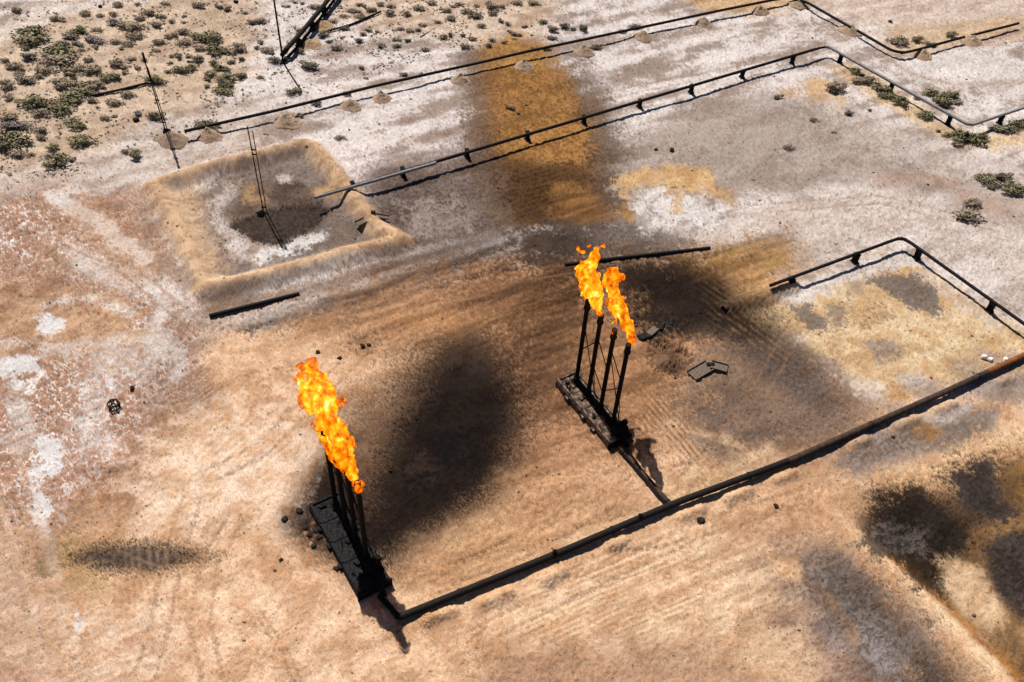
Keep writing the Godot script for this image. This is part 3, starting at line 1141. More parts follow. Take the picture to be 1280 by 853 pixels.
	patch("-51.79,-78.82 -45.62,-77.16 -40.62,-71.51 -42.88,-68.87 -47.11,-72.13", 2.5, 2.5, "d7b288", "c2986e", 0, 0.75)
	patch("-63.00,-72.46 -54.95,-74.92 -48.32,-74.28 -40.87,-70.88 -41.29,-66.67 -45.69,-66.84 -52.23,-67.99 -59.14,-63.88", 2.5, 2.5, "d9b58f", "c09a78", 0, 0.6)
	patch("-46.94,-67.90 -43.66,-71.22 -39.46,-69.20 -38.83,-65.75 -42.23,-64.31", 1.4, 2.5, "e8e0da", "c3ac9a", 1, 0.6, 1.5)
	patch("-45.93,-65.10 -43.06,-64.23 -40.41,-55.99 -41.58,-52.95 -44.10,-57.70", 1.4, 2.4, "e0d8d3", "bda38f", 1, 0.65, 1.5)
	for s in ["-62.00,-87.81 -55.37,-83.34 -48.30,-79.58 -41.12,-74.61", "-62.75,-82.57 -55.91,-79.77 -49.75,-78.35", "-54.31,-94.15 -49.34,-88.41 -43.32,-81.75", "-62.17,-93.28 -55.33,-88.52 -48.39,-82.64", "-67.04,-90.35 -60.76,-87.18 -53.93,-82.06", "-49.36,-96.34 -45.49,-88.82 -39.68,-80.73"]:
		stroke(s, 0.7, 1.0, 1.2, "a9866b", "8f6e55", 0, 0.6, 1.5, 0.0, 0.8)
	for s in ["-52.09,-82.25 -47.39,-79.67 -42.47,-77.47", "-50.72,-83.82 -45.87,-80.79 -41.39,-78.52", "-49.23,-85.14 -44.79,-81.88 -40.14,-79.05", "-53.28,-75.34 -49.21,-76.80 -43.90,-74.72", "-44.20,-67.57 -42.03,-68.96 -38.31,-69.79", "-45.13,-64.04 -42.71,-58.86 -42.47,-54.33", "-44.27,-65.25 -41.78,-59.99 -39.86,-56.04", "-41.73,-81.21 -39.01,-77.42 -35.61,-74.51", "-37.57,-74.95 -34.61,-74.86 -31.40,-75.95", "-52.94,-63.32 -49.80,-59.27 -47.74,-56.56", "-58.02,-69.24 -52.68,-69.14 -46.98,-68.01"]:
		stroke(s, 0.35, 0.5, 1.0, "f2ece8", "cdb8a9", 1, 0.85, 1.9, 0.0, 1.2)
	# bright salt pans
	for s in ["-53.75,-73.24 -52.98,-74.08 -51.57,-73.71 -50.24,-72.07 -51.09,-71.00 -52.02,-70.17 -53.09,-71.55", "-55.56,-65.92 -54.48,-67.07 -52.98,-67.68 -50.94,-66.93 -50.51,-65.82 -51.87,-64.89 -53.80,-64.37 -55.05,-64.71", "-48.05,-56.54 -46.47,-57.49 -45.15,-56.59 -43.91,-53.92 -44.91,-53.83 -46.37,-54.29", "-46.70,-52.52 -46.23,-53.14 -44.84,-53.64 -43.91,-53.92 -43.79,-52.96 -45.48,-52.43 -45.21,-51.13 -43.80,-50.51 -42.78,-48.22 -43.17,-46.86 -44.56,-48.08 -45.98,-50.70", "-37.06,-38.41 -36.57,-38.60 -35.75,-37.89 -35.59,-36.85 -36.05,-36.37 -36.63,-37.22", "-42.06,-67.18 -41.58,-67.58 -40.88,-66.48 -40.93,-65.56 -41.57,-65.96", "-43.12,-64.90 -42.44,-65.19 -41.69,-63.46 -42.28,-63.19"]:
		patch(s, 0.35, 0.9, "f2f0f0", "dcd8d7", 1, 0.97, 0.8, -0.05, 0.25)
	stroke("-43.34,-47.29 -42.41,-46.05 -41.34,-44.43", 0.5, 0.4, 0.9, "ece6e2", "cdbfb6", 1, 0.8)
	stroke("-59.72,-94.36 -55.81,-92.05 -51.50,-88.94 -47.86,-86.31 -45.07,-83.69", 1.1, 0.5, 1.2, "f6f2f0", "e0d6cf", 1, 0.97, 1.0)
	stroke("-59.32,-95.23 -57.13,-96.30 -53.97,-96.16 -52.87,-98.47", 0.8, 0.9, 1.2, "f0e9e4", "d6c6ba", 1, 0.8, 1.3)
	stroke("-42.86,-79.04 -41.11,-77.61 -39.96,-75.62 -40.33,-73.79", 0.8, 0.6, 0.8, "efe9e5", "cfc2b9", 1, 0.8, 1.4)
	stroke("-53.58,-84.25 -50.24,-82.44 -46.79,-80.70", 0.9, 1.0, 1.3, "e9e0d9", "cdb9a9", 1, 0.7, 1.3)
	stroke("-55.61,-92.08 -51.98,-88.89 -48.29,-85.24 -45.44,-81.81", 2.2, 1.6, 1.0, "cda57c", "b48c68", 0, 0.5)
	stroke("-40.87,-70.88 -38.54,-71.47 -36.71,-69.46 -35.63,-66.62", 0.6, 0.6, 0.9, "e9e3df", "c4b6ac", 1, 0.75, 1.5)
	stroke("-50.54,-68.15 -46.70,-69.71 -41.60,-69.00 -38.95,-71.92", 0.7, 0.7, 1.0, "e2d9d3", "c0aa9a", 1, 0.65, 1.4)
	stroke("-51.43,-61.26 -48.52,-57.31 -48.06,-55.33 -50.68,-56.61", 0.8, 0.9, 1.1, "e0d6cf", "c4ae9f", 1, 0.7, 1.3)
	# square earth bund and the pit inside it
	patch("-42.80,-96.25 -38.18,-103.64 -29.73,-107.34 -24.88,-101.64 -18.03,-91.45 -24.24,-86.88 -30.42,-83.78 -34.14,-81.29 -37.00,-83.81", 1.5, 1.5, "988980", "73665d", 1, 0.97, 1.3, -0.15)
	patch("-47.36,-96.57 -43.51,-99.53 -39.66,-93.83 -35.66,-85.39 -35.64,-80.87 -39.06,-83.60 -43.30,-89.82", 2.0, 2.0, "d2b08a", "b8946f", 0, 0.8)
	patch("-40.36,-93.75 -38.68,-99.22 -37.34,-100.23 -33.95,-94.77 -29.78,-87.48 -31.52,-84.38 -34.64,-85.21 -38.14,-88.09", 1.5, 2.0, "c7b3a3", "a8968a", 1, 0.9)
	patch("-39.36,-94.99 -37.88,-98.97 -36.03,-97.00 -36.68,-94.15 -34.83,-89.96 -32.45,-87.49 -33.83,-85.88 -36.40,-88.27 -38.63,-91.09", 0.9, 1.6, "eae4e0", "bdb0a7", 1, 0.9, 1.3)
	patch("-32.31,-86.92 -30.04,-88.65 -27.42,-90.44 -23.94,-91.74 -23.66,-90.23 -25.97,-88.18 -28.99,-86.09 -31.21,-85.13", 0.7, 1.3, "f4f1f0", "d8d1cd", 1, 0.97)
	patch("-38.37,-93.97 -37.06,-99.07 -32.80,-101.26 -26.50,-98.90 -24.01,-95.54 -25.24,-92.23 -29.94,-88.21 -33.15,-89.22 -35.99,-90.60", 1.4, 1.5, "7a685b", "594a41", 0, 0.95, 1.2)
	patch("-36.10,-91.06 -33.73,-93.83 -30.06,-95.85 -26.19,-97.27 -24.61,-95.48 -25.80,-92.48 -29.42,-88.11 -32.65,-88.37", 0.8, 0.9, "3d3430", "4d423b", 1, 0.95, 1.0, -0.25)
	patch("-36.74,-97.75 -35.21,-99.27 -33.49,-97.28 -33.68,-94.48 -35.23,-94.96", 0.9, 1.3, "b99670", "8f7359", 0, 0.85)
	patch("-32.58,-100.25 -29.85,-100.91 -28.82,-99.99 -31.43,-98.35", 0.6, 0.9, "54473a", "413832", 0, 0.9)
	patch("-32.91,-101.77 -31.17,-102.14 -30.89,-100.79 -32.58,-100.25", 0.5, 0.6, "dcd3cc", "b5a79c", 0, 0.8)
	patch("-23.17,-91.98 -21.06,-94.58 -18.07,-91.75 -19.44,-88.87 -22.31,-87.08 -24.11,-88.82", 1.4, 1.5, "8c7c70", "73645a", 1, 0.85)
	stroke("-47.80,-97.02 -42.90,-101.15 -36.32,-104.93 -29.87,-108.62", 0.9, 0.8, 0.3, "d0ad88", "a8876a", 0, 0.85, 0.3, 0.0)
	stroke("-47.80,-97.02 -43.87,-91.78 -39.80,-85.54 -35.91,-79.74", 1.2, 0.8, 0.3, "e6c6a2", "bd9a79", 0, 0.95, 0.3, 0.0)
	stroke("-29.87,-108.62 -26.12,-103.78 -21.83,-97.42 -18.16,-92.36 -14.33,-89.40", 1.2, 0.8, 0.3, "e3c19d", "b39374", 0, 0.95, 0.3, 0.0)
	stroke("-36.94,-79.37 -32.68,-81.17 -27.49,-83.65 -21.39,-87.47 -14.41,-90.00", 1.1, 0.7, 0.3, "e8c7a2", "bd9876", 0, 0.95, 0.3, 0.0)
	stroke("-47.80,-97.02 -42.90,-101.15 -36.32,-104.93 -30.49,-108.36 -29.05,-107.79 -26.12,-103.78 -21.83,-97.42 -18.16,-92.36 -14.80,-89.96 -15.51,-89.28 -21.24,-86.60 -27.38,-83.10 -32.54,-80.63 -36.21,-79.44 -37.30,-80.70 -39.80,-85.54 -43.87,-91.78 -47.16,-96.26", 1.6, 0.7, 0.12, "e2c19c", "bf9c79", 0, 0.4, 0.2, 1.3, 0.0)
	patch("-36.58,-78.06 -29.58,-80.11 -21.71,-83.68 -16.40,-87.11 -14.04,-87.94 -14.21,-85.45 -19.44,-81.68 -25.44,-78.37 -31.40,-75.95 -34.71,-75.23", 1.5, 1.4, "927761", "6f5a4a", 0, 0.85)
	stroke("-26.59,-99.40 -24.55,-98.61 -22.36,-99.36", 1.0, 0.8, 0.5, "d9b288", "b08c68", 0, 0.9, 0.8, 0.0)
	# grey service road between the bund and the flares
	patch("-34.21,-73.38 -28.61,-75.83 -22.76,-79.04 -16.75,-82.78 -10.43,-86.56 -0.89,-92.04 7.20,-95.24 11.31,-94.90 7.22,-91.07 -0.72,-88.74 -8.28,-84.63 -15.41,-80.17 -22.21,-76.07 -28.12,-73.71", 1.6, 1.5, "8d827d", "4b423e", 3, 0.95, 1.6)
	stroke("-28.32,-74.58 -20.69,-77.92 -13.76,-81.98 -8.32,-85.05", 1.0, 0.7, 0.8, "a89e99", "6f645e", 1, 0.6, 1.5)
	for s in ["-31.09,-74.69 -24.35,-77.55 -18.33,-80.69 -12.13,-84.38", "-28.69,-76.21 -22.84,-79.43", "-12.51,-87.51 -6.84,-90.49 -0.92,-92.50", "-20.46,-76.63 -15.30,-79.38 -8.13,-83.10"]:
		stroke(s, 0.5, 0.7, 0.9, "bdb4af", "6f645f", 1, 0.7, 2.0, 0.0, 1.2)
	for s in ["-30.79,-73.46 -24.12,-76.40 -16.35,-80.08 -8.21,-83.93 -0.69,-88.15", "-19.13,-79.80 -12.03,-83.54 -4.64,-87.89", "-15.84,-83.15 -8.51,-87.05 -0.85,-91.28"]:
		stroke(s, 0.3, 0.5, 0.5, "4b413b", "352d29", 1, 0.75, 1.3, -0.08, 0.6)
	stroke("-22.69,-78.64 -16.54,-81.42 -10.34,-85.70 -3.79,-89.91 4.13,-93.81", 0.6, 0.6, 0.4, "4e433c", "3f3630", 3, 0.8)
	stroke("-14.53,-87.89 -8.83,-90.29 -2.92,-92.13", 0.8, 0.8, 0.9, "c6bdb8", "8f827a", 1, 0.7, 1.3)
	stroke("-8.05,-82.28 -4.43,-85.02 1.26,-88.95", 0.35, 0.5, 0.5, "54453a", "54453a", 3, 0.7)
	stroke("-16.99,-84.45 -8.74,-89.39 -0.97,-93.58 9.26,-95.47", 0.5, 0.7, 0.6, "5a4d45", "473c35", 3, 0.7)
	patch("-0.97,-93.58 5.13,-95.50 13.43,-96.71 20.54,-94.31 23.45,-92.31 15.23,-89.95 7.23,-88.39 0.24,-89.43", 2.2, 2.5, "665953", "3d342f", 1, 0.9)
	patch("6.69,-93.62 11.31,-94.90 15.40,-94.08 21.57,-94.42 20.39,-92.14 12.23,-90.09 7.22,-90.46", 1.6, 2.0, "8d8078", "5b4f48", 1, 0.6, 1.4)
	# soot-darkened sand round the flares; right flare's smoke shadow painted in as well
	patch("-22.28,-76.45 -15.80,-82.88 -6.48,-86.24 3.23,-89.75 15.26,-90.70 24.43,-91.96 29.07,-88.44 30.07,-80.92 27.53,-75.54 21.65,-71.35 16.83,-65.21 14.06,-60.71 9.04,-57.25 4.29,-52.08 -0.40,-51.70 -2.52,-59.27 -8.74,-70.90 -17.92,-72.46", 4.5, 4.0, "b78d69", "8c674b", 3, 0.9)
	patch("-8.21,-83.93 -0.70,-88.30 7.23,-88.39 9.19,-84.29 7.30,-76.12 -0.04,-75.41 -5.83,-78.72", 4.0, 4.0, "835f43", "5b412d", 3, 0.85)
	patch("12.21,-88.90 21.34,-91.34 28.07,-88.34 30.34,-82.96 26.74,-76.71 20.31,-77.37 14.84,-80.09 12.59,-84.63", 3.0, 3.0, "3a2c23", "231b16", 0, 0.97)  # smoke shadow right of the flames, put into the soil colour
	patch("21.37,-91.64 28.85,-95.19 34.96,-98.23 36.10,-94.10 33.61,-88.91 27.95,-87.32 23.13,-88.56", 3.0, 2.5, "a47e49", "79592f", 3, 0.85)
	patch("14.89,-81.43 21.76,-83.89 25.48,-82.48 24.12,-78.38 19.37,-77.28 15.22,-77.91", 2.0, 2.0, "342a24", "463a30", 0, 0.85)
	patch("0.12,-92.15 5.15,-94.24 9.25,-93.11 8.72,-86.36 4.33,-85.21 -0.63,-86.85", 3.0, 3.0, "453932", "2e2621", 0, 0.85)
	patch("5.23,-89.66 9.22,-88.59 8.69,-76.25 5.56,-69.86 0.33,-68.21 -0.04,-75.41 3.47,-80.97", 3.5, 3.0, "644935", "45331f", 3, 0.85)
	patch("-0.81,-72.85 4.57,-74.60 7.34,-70.02 9.08,-64.52 4.83,-63.06 0.44,-65.96", 4.0, 3.0, "71533c", "4c3828", 3, 0.8)
	patch("5.42,-78.51 12.78,-74.14 18.95,-71.10 16.83,-65.21 13.30,-62.74 9.11,-69.02", 3.0, 3.0, "a07855", "7d5c41", 3, 0.5)
	# soot under the left flare; beside it a smoke shadow painted into the soil
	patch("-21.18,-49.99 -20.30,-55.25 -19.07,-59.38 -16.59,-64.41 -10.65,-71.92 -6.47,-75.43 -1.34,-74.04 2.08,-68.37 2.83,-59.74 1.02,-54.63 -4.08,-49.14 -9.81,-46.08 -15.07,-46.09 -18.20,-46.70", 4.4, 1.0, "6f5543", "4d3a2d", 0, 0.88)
	patch("-10.52,-67.22 -8.13,-73.64 -4.40,-74.74 -0.91,-71.39 0.93,-64.89 0.87,-57.55 -1.27,-53.02 -5.63,-49.28 -9.94,-47.01 -12.32,-48.74 -12.02,-53.54 -10.89,-60.09", 3.8, 1.0, "2b2320", "191512", 0, 0.96)  # dark core of the painted smoke shadow
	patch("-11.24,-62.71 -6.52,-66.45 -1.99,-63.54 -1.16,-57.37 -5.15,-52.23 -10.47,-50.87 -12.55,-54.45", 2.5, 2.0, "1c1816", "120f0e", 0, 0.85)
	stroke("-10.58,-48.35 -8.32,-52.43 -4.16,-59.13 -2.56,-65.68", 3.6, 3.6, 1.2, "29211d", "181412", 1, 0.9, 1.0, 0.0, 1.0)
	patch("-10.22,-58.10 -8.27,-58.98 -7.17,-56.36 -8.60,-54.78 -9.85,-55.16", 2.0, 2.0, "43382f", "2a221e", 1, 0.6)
	patch("-20.01,-53.82 -18.51,-56.38 -16.03,-56.10 -12.00,-50.75 -9.87,-46.50 -12.45,-43.79 -16.55,-45.97 -19.67,-48.33", 2.0, 1.8, "241d19", "171311", 0, 0.93)
	patch("-21.33,-49.98 -18.87,-52.02 -17.20,-49.42 -15.07,-46.09 -17.83,-46.73 -20.42,-48.26", 1.2, 1.4, "241e1b", "40352f", 0, 0.92, 1.6)
	patch("-17.25,-47.64 -14.33,-46.15 -12.62,-42.55 -14.34,-44.05 -16.47,-45.55", 1.4, 1.2, "6b523d", "4e3c2e", 0, 0.6)
	patch("-9.06,-73.92 -5.72,-77.42 -1.87,-75.24 -2.53,-71.48 -6.91,-70.47", 2.5, 2.0, "4c3d32", "362b24", 0, 0.75)
	# right flare: soot on the sand round the plinth
	patch("4.21,-70.91 7.33,-71.80 14.15,-62.82 15.74,-60.86 14.00,-59.17 10.70,-59.40 5.62,-66.42", 1.8, 1.5, "7c5e46", "5d4635", 0, 0.7)
	patch("8.62,-52.90 11.42,-54.54 12.56,-52.76 10.57,-51.68", 1.2, 1.0, "856a54", "97775a", 0, 0.7)
	# right side: grey apron and the cream pad
	patch("24.38,-81.03 30.34,-82.96 34.47,-78.73 38.05,-72.86 41.76,-69.12 39.15,-65.01 32.69,-62.32 27.23,-59.29 22.18,-58.36 19.95,-61.22 21.35,-67.85 19.94,-72.38", 3.0, 3.0, "9c8370", "6f5d50", 1, 0.9, 1.4)
	patch("26.60,-75.45 30.87,-76.48 33.66,-73.66 34.79,-69.63 32.00,-68.81 28.75,-70.82", 2.0, 2.0, "6f635d", "4c433e", 1, 0.9, 1.3)
	patch("22.24,-67.93 27.70,-69.56 32.53,-66.61 30.13,-62.10 24.01,-60.03 21.31,-62.38", 2.5, 2.5, "97806f", "6c5b50", 1, 0.85, 1.4)
	patch("25.00,-82.43 30.52,-84.34 48.56,-95.72 61.54,-81.33 63.25,-75.19 54.70,-74.16 42.79,-69.78 38.05,-72.86 33.52,-78.64 28.94,-79.49", 1.6, 1.6, "e6caa0", "caa679", 0, 0.95)
	patch("35.86,-81.48 44.38,-85.73 53.66,-83.90 56.26,-79.53 46.97,-76.13 39.00,-77.88", 3.0, 3.0, "ecd7b4", "d3b388", 0, 0.7)
	patch("31.36,-84.84 40.39,-90.63 49.09,-95.77 51.95,-92.71 47.69,-91.82 41.02,-88.65 38.09,-86.08 33.33,-83.66", 0.9, 1.2, "efe9e4", "cfc2b8", 1, 0.95, 1.2)
	patch("50.80,-92.14 56.04,-85.50 59.01,-82.41 57.04,-82.21 52.51,-86.96 49.41,-90.52", 1.0, 1.0, "e2d6ca", "c2afa0", 1, 0.7)
	patch("43.31,-89.17 46.49,-90.96 49.59,-91.27 51.81,-88.88 52.04,-85.10 50.16,-83.42 48.05,-84.71 45.80,-86.85", 0.9, 1.4, "82766f", "665b55", 1, 0.92, 1.2)
	patch("32.84,-83.61 35.53,-84.15 37.27,-81.35 36.97,-79.62 34.79,-79.54 33.44,-81.25", 0.8, 1.3, "84776f", "6a5e57", 1, 0.88)
	patch("37.79,-84.38 39.82,-84.86 39.42,-81.17 37.64,-79.68", 0.8, 1.0, "8f8178", "75685f", 1, 0.75)
	patch("40.33,-83.94 44.73,-85.07 45.17,-82.66 41.37,-80.43 39.74,-81.86", 1.0, 1.8, "a98763", "c4a27a", 1, 0.7)
	patch("41.02,-88.65 43.11,-89.15 43.17,-87.01 40.58,-86.33", 0.9, 1.0, "a69383", "8d7c70", 1, 0.7)
	patch("40.95,-78.32 43.42,-78.95 45.61,-78.26 44.95,-76.19 41.79,-75.64", 1.0, 1.2, "a99a93", "84766f", 1, 0.75)
	patch("43.59,-73.38 46.43,-73.88 48.91,-72.91 47.16,-71.34 44.02,-71.28", 0.8, 1.0, "cfc4bd", "9d8f86", 1, 0.85, 1.4)
	patch("38.28,-71.70 41.53,-72.23 41.54,-70.13 39.18,-69.46", 0.7, 1.2, "eae0d6", "c9ac88", 1, 0.8)
	patch("42.20,-73.25 44.18,-72.00 44.60,-69.95 41.89,-69.70", 0.7, 0.9, "b98a55", "c89d68", 0, 0.7)
	patch("49.87,-76.65 54.26,-77.44 54.77,-74.41 50.76,-73.08", 1.0, 1.1, "b39b86", "967f6d", 0, 0.7)
	patch("54.03,-78.30 59.25,-78.54 59.87,-76.10 55.71,-74.50", 1.0, 1.1, "a7978b", "877a70", 1, 0.65)
	patch("25.56,-88.08 29.34,-90.67 32.45,-87.78 30.43,-83.65 26.45,-82.57", 1.6, 1.6, "caa171", "a47e55", 3, 0.8)
	stroke("25.66,-82.36 27.50,-83.36 30.61,-85.05 33.63,-87.04", 0.9, 0.8, 0.3, "d3ae82", "b28d66", 0, 0.85, 0.8, 0.95)
	patch("24.09,-81.93 24.65,-82.80 25.05,-82.03 24.75,-80.93 24.18,-80.87", 0.5, 0.3, "4a3a2d", "2e241c", 0, 0.9, 1.0, -0.3)
	stroke("24.73,-79.74 29.17,-77.58 32.64,-72.96 34.24,-69.01", 2.0, 2.6, 2.0, "776a63", "463d38", 1, 0.85, 1.5, 0.0, 1.2)
	stroke("21.16,-65.60 24.18,-61.59 29.70,-62.06 34.69,-64.08", 2.6, 2.8, 2.0, "8f7b6e", "5c4d44", 1, 0.75, 1.5, 0.0, 1.2)
	stroke("19.59,-67.69 23.29,-69.74 26.59,-67.75", 1.4, 1.8, 1.4, "85705f", "5d4c41", 1, 0.7, 1.4, 0.0, 1.0)
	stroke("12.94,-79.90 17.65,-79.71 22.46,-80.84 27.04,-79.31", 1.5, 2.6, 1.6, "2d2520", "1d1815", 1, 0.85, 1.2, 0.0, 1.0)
	stroke("17.62,-64.19 22.64,-63.03 26.53,-60.24", 0.4, 0.6, 0.7, "efcda4", "d9b48b", 0, 0.6)
	stroke("13.64,-86.87 18.90,-84.57 24.51,-82.38 27.67,-80.68", 3.6, 4.2, 1.5, "2e241d", "1c1612", 0, 0.9, 1.0, 0.0, 1.0)  # deepens the painted smoke shadow right of the flames
	# hole with a heap
	patch("15.98,-74.44 17.89,-75.87 19.95,-75.07 20.12,-72.40 18.77,-71.08 17.19,-71.65 16.17,-72.63", 1.0, 0.3, "6f5744", "41332a", 0, 0.9, 0.8, -0.9)
	patch("16.63,-74.51 18.50,-75.18 19.11,-73.51 17.78,-72.42 16.55,-73.03", 0.9, 0.3, "8a6d55", "5f4939", 0, 0.85, 0.8, 0.75)
	patch("14.71,-76.83 18.59,-79.53 19.46,-78.57 16.03,-75.44", 1.0, 1.0, "2b231e", "3d3129", 0, 0.85, 1.3)
	# lower right: grey crust, black spills, orange and cream bands
	patch("35.70,-62.58 42.03,-66.35 49.81,-69.50 54.28,-69.68 52.82,-66.21 46.36,-62.98 40.71,-60.44 36.18,-58.55 33.95,-59.86", 1.6, 2.0, "a6988f", "6f625a", 1, 0.95, 1.4)
	patch("44.29,-64.92 49.13,-66.98 52.70,-67.30 51.77,-65.58 46.50,-63.52", 1.2, 1.5, "726760", "8a7d74", 1, 0.75)
	patch("43.80,-66.51 46.07,-66.93 46.92,-65.15 44.98,-64.23 43.56,-64.75", 0.8, 1.0, "b0824f", "9a7248", 0, 0.85)
	stroke("46.16,-67.27 48.54,-68.04 50.20,-69.31", 0.6, 0.6, 0.6, "d9cec5", "b3a79f", 1, 0.7)
	patch("51.49,-74.11 59.47,-74.84 58.31,-71.19 53.54,-70.18 51.76,-71.76", 1.4, 1.5, "a39690", "857972", 1, 0.8)
	patch("39.75,-59.85 46.09,-61.92 54.16,-66.33 61.19,-69.17 59.65,-64.66 51.12,-61.84 44.20,-57.75 39.10,-56.84", 2.0, 1.5, "eccba2", "dcb488", 0, 0.9)
	patch("35.83,-54.67 39.21,-57.33 44.28,-58.05 47.67,-61.54 56.12,-64.35 59.28,-63.57 49.45,-34.84 46.64,-34.64 44.55,-41.75 40.98,-47.94 37.49,-49.39", 2.6, 2.4, "a8804f", "6f553a", 0, 0.95)
	patch("34.50,-53.17 38.86,-57.60 44.38,-58.45 47.97,-59.54 51.42,-62.90 52.70,-60.95 51.17,-55.92 46.56,-50.98 43.46,-44.42 39.70,-45.76 36.94,-48.65 34.70,-50.92", 2.4, 2.2, "6e5236", "3b2e24", 1, 0.92, 1.4, 0.0, 0.8)
	patch("43.35,-44.01 44.92,-41.78 47.32,-36.78 49.45,-34.84 50.95,-39.21 48.27,-42.03 45.99,-44.21", 2.0, 2.0, "7a5f3f", "4c3b2b", 1, 0.8, 1.4, 0.0, 0.8)
	patch("36.26,-52.85 39.82,-56.42 42.96,-56.01 45.67,-54.07 45.20,-50.87 41.41,-49.70 37.68,-50.27", 1.6, 2.0, "372f2a", "1f1a17", 1, 0.96, 1.4)
	patch("36.76,-53.35 39.12,-54.00 41.39,-52.81 40.05,-50.46 37.38,-50.69", 1.4, 1.8, "6e655f", "49403b", 1, 0.7, 1.4)
	patch("37.90,-56.93 42.61,-57.91 43.71,-55.79 40.20,-54.56 36.85,-53.82", 1.4, 1.2, "1f1a17", "35291f", 0, 0.8)
	patch("45.43,-59.33 50.12,-62.79 51.98,-61.91 51.03,-57.35 53.50,-56.12 49.75,-54.40 46.47,-55.54", 1.6, 2.0, "4b423d", "6b605a", 1, 0.9, 1.4)
	patch("51.12,-61.84 56.83,-63.89 58.20,-60.41 54.01,-55.22 50.74,-56.36", 1.6, 2.0, "8d6a3f", "5f4a35", 0, 0.75)
	patch("38.67,-51.24 42.99,-49.82 44.79,-46.56 42.43,-44.75 39.43,-47.82", 2.0, 2.2, "5d4a38", "7d623f", 0, 0.8)
	patch("47.05,-51.91 53.86,-54.74 55.52,-52.58 52.56,-43.91 48.27,-44.38 46.84,-47.14", 1.5, 1.2, "574e48", "403832", 1, 0.93, 1.2)
	patch("42.31,-49.59 44.27,-50.27 46.29,-49.21 46.72,-46.71 47.01,-43.89 45.52,-42.60 44.10,-44.07 42.59,-46.81", 1.0, 1.0, "dfbf98", "c9a57e", 0, 0.95)
	patch("45.85,-45.01 48.90,-44.03 52.01,-42.30 50.69,-38.46 47.78,-40.47 45.90,-42.63", 1.5, 1.5, "ba9468", "8e7050", 0, 0.8)
	stroke("37.64,-49.40 39.84,-46.35 42.11,-43.52 44.15,-40.35 46.61,-36.73", 1.3, 0.9, 0.7, "bb8446", "96622f", 0, 0.95)
	stroke("32.99,-54.43 35.49,-50.99 37.33,-48.68 39.70,-45.76 41.90,-42.72 44.00,-39.82 45.90,-36.68", 0.9, 0.5, 0.4, "fbdfba", "efc99e", 0, 1.0, 0.8, 0.3)
	patch("30.86,-56.16 34.52,-54.09 36.89,-50.21 40.71,-43.81 44.12,-37.77 44.54,-34.49 40.35,-34.20 37.34,-41.99 33.33,-47.77 30.11,-51.45", 2.0, 1.6, "d9b38d", "c19a77", 0, 0.85)
	patch("19.73,-48.85 25.81,-48.47 30.61,-49.71 33.25,-47.34 36.60,-41.93 39.65,-34.15 27.21,-33.28 24.54,-38.77 20.70,-43.10", 2.4, 2.4, "ad9180", "836c5e", 1, 0.92, 1.5)
	patch("28.64,-46.98 32.33,-46.43 35.37,-43.02 36.42,-41.15 33.49,-40.93 30.24,-43.02 28.32,-44.89", 1.4, 1.6, "a19a99", "69605c", 1, 0.95, 1.5)
	patch("29.05,-49.59 32.17,-49.84 33.33,-47.77 30.11,-46.68 28.75,-47.67", 1.2, 1.4, "85756a", "6e5f55", 1, 0.75, 1.3)
	patch("28.94,-44.12 31.05,-43.48 32.02,-40.82 30.45,-40.10 28.93,-41.75", 1.2, 1.4, "a9a2a2", "7e7675", 1, 0.75, 1.4)
	patch("36.20,-43.47 38.63,-41.31 40.92,-36.32 38.09,-36.12 36.17,-39.99", 1.0, 1.4, "75655a", "5c4f46", 1, 0.8, 1.4)
	patch("32.02,-40.82 34.79,-40.27 37.38,-36.07 33.01,-35.06 31.45,-37.80", 1.4, 1.6, "8b7b70", "6d6159", 1, 0.75, 1.4)
	patch("21.02,-46.39 24.01,-46.20 25.05,-42.63 22.92,-43.27", 1.2, 1.5, "8d7d78", "766863", 1, 0.75)
	patch("35.42,-52.60 38.23,-56.58 41.77,-57.84 44.12,-56.78 46.21,-54.58 45.36,-50.01 43.14,-46.02 40.56,-46.24 38.04,-48.39 35.71,-50.12", 1.5, 1.9, "352d27", "1b1714", 1, 0.88, 1.4, 0.0, 0.6)
	patch("36.75,-52.52 39.02,-53.53 41.16,-52.52 40.84,-50.53 38.31,-50.32 36.88,-50.92", 1.2, 1.5, "766e69", "3d3632", 1, 0.6, 1.6, 0.0, 0.8)
	patch("46.38,-59.81 49.80,-62.55 51.48,-61.36 50.78,-57.33 52.68,-55.58 49.35,-54.37 46.47,-55.54", 1.4, 1.6, "4a423e", "231e1b", 1, 0.9, 1.5, 0.0, 0.6)
	patch("47.16,-51.47 50.45,-53.54 56.16,-54.46 53.03,-43.16 48.60,-44.25 47.18,-46.75", 1.0, 0.7, "514843", "2f2925", 1, 0.96, 1.5, 0.0, 0.5)
	patch("42.31,-49.59 44.24,-50.18 46.11,-49.37 46.77,-46.88 47.01,-43.65 45.42,-42.75 43.92,-44.22 42.65,-46.73", 0.8, 0.7, "e8caa4", "d0ad87", 0, 0.97)
	stroke("27.75,-48.62 30.91,-46.99 33.67,-43.68 36.06,-41.12", 3.2, 2.2, 1.8, "a7a2a3", "5d5653", 1, 0.9, 1.6, 0.0, 1.0)
	stroke("31.94,-48.52 35.04,-44.99 37.90,-41.26 40.73,-35.61", 2.2, 2.0, 1.6, "7f6f63", "4a3f38", 1, 0.85, 1.5, 0.0, 1.0)
	stroke("28.71,-47.41 30.96,-45.09 32.76,-40.88", 0.5, 0.6, 0.7, "b08a5f", "94714c", 0, 0.7)
	stroke("21.57,-48.13 25.68,-47.43 28.83,-45.75 30.24,-43.02", 1.6, 1.8, 1.5, "8d7768", "5f4f46", 1, 0.8, 1.5, 0.0, 1.0)
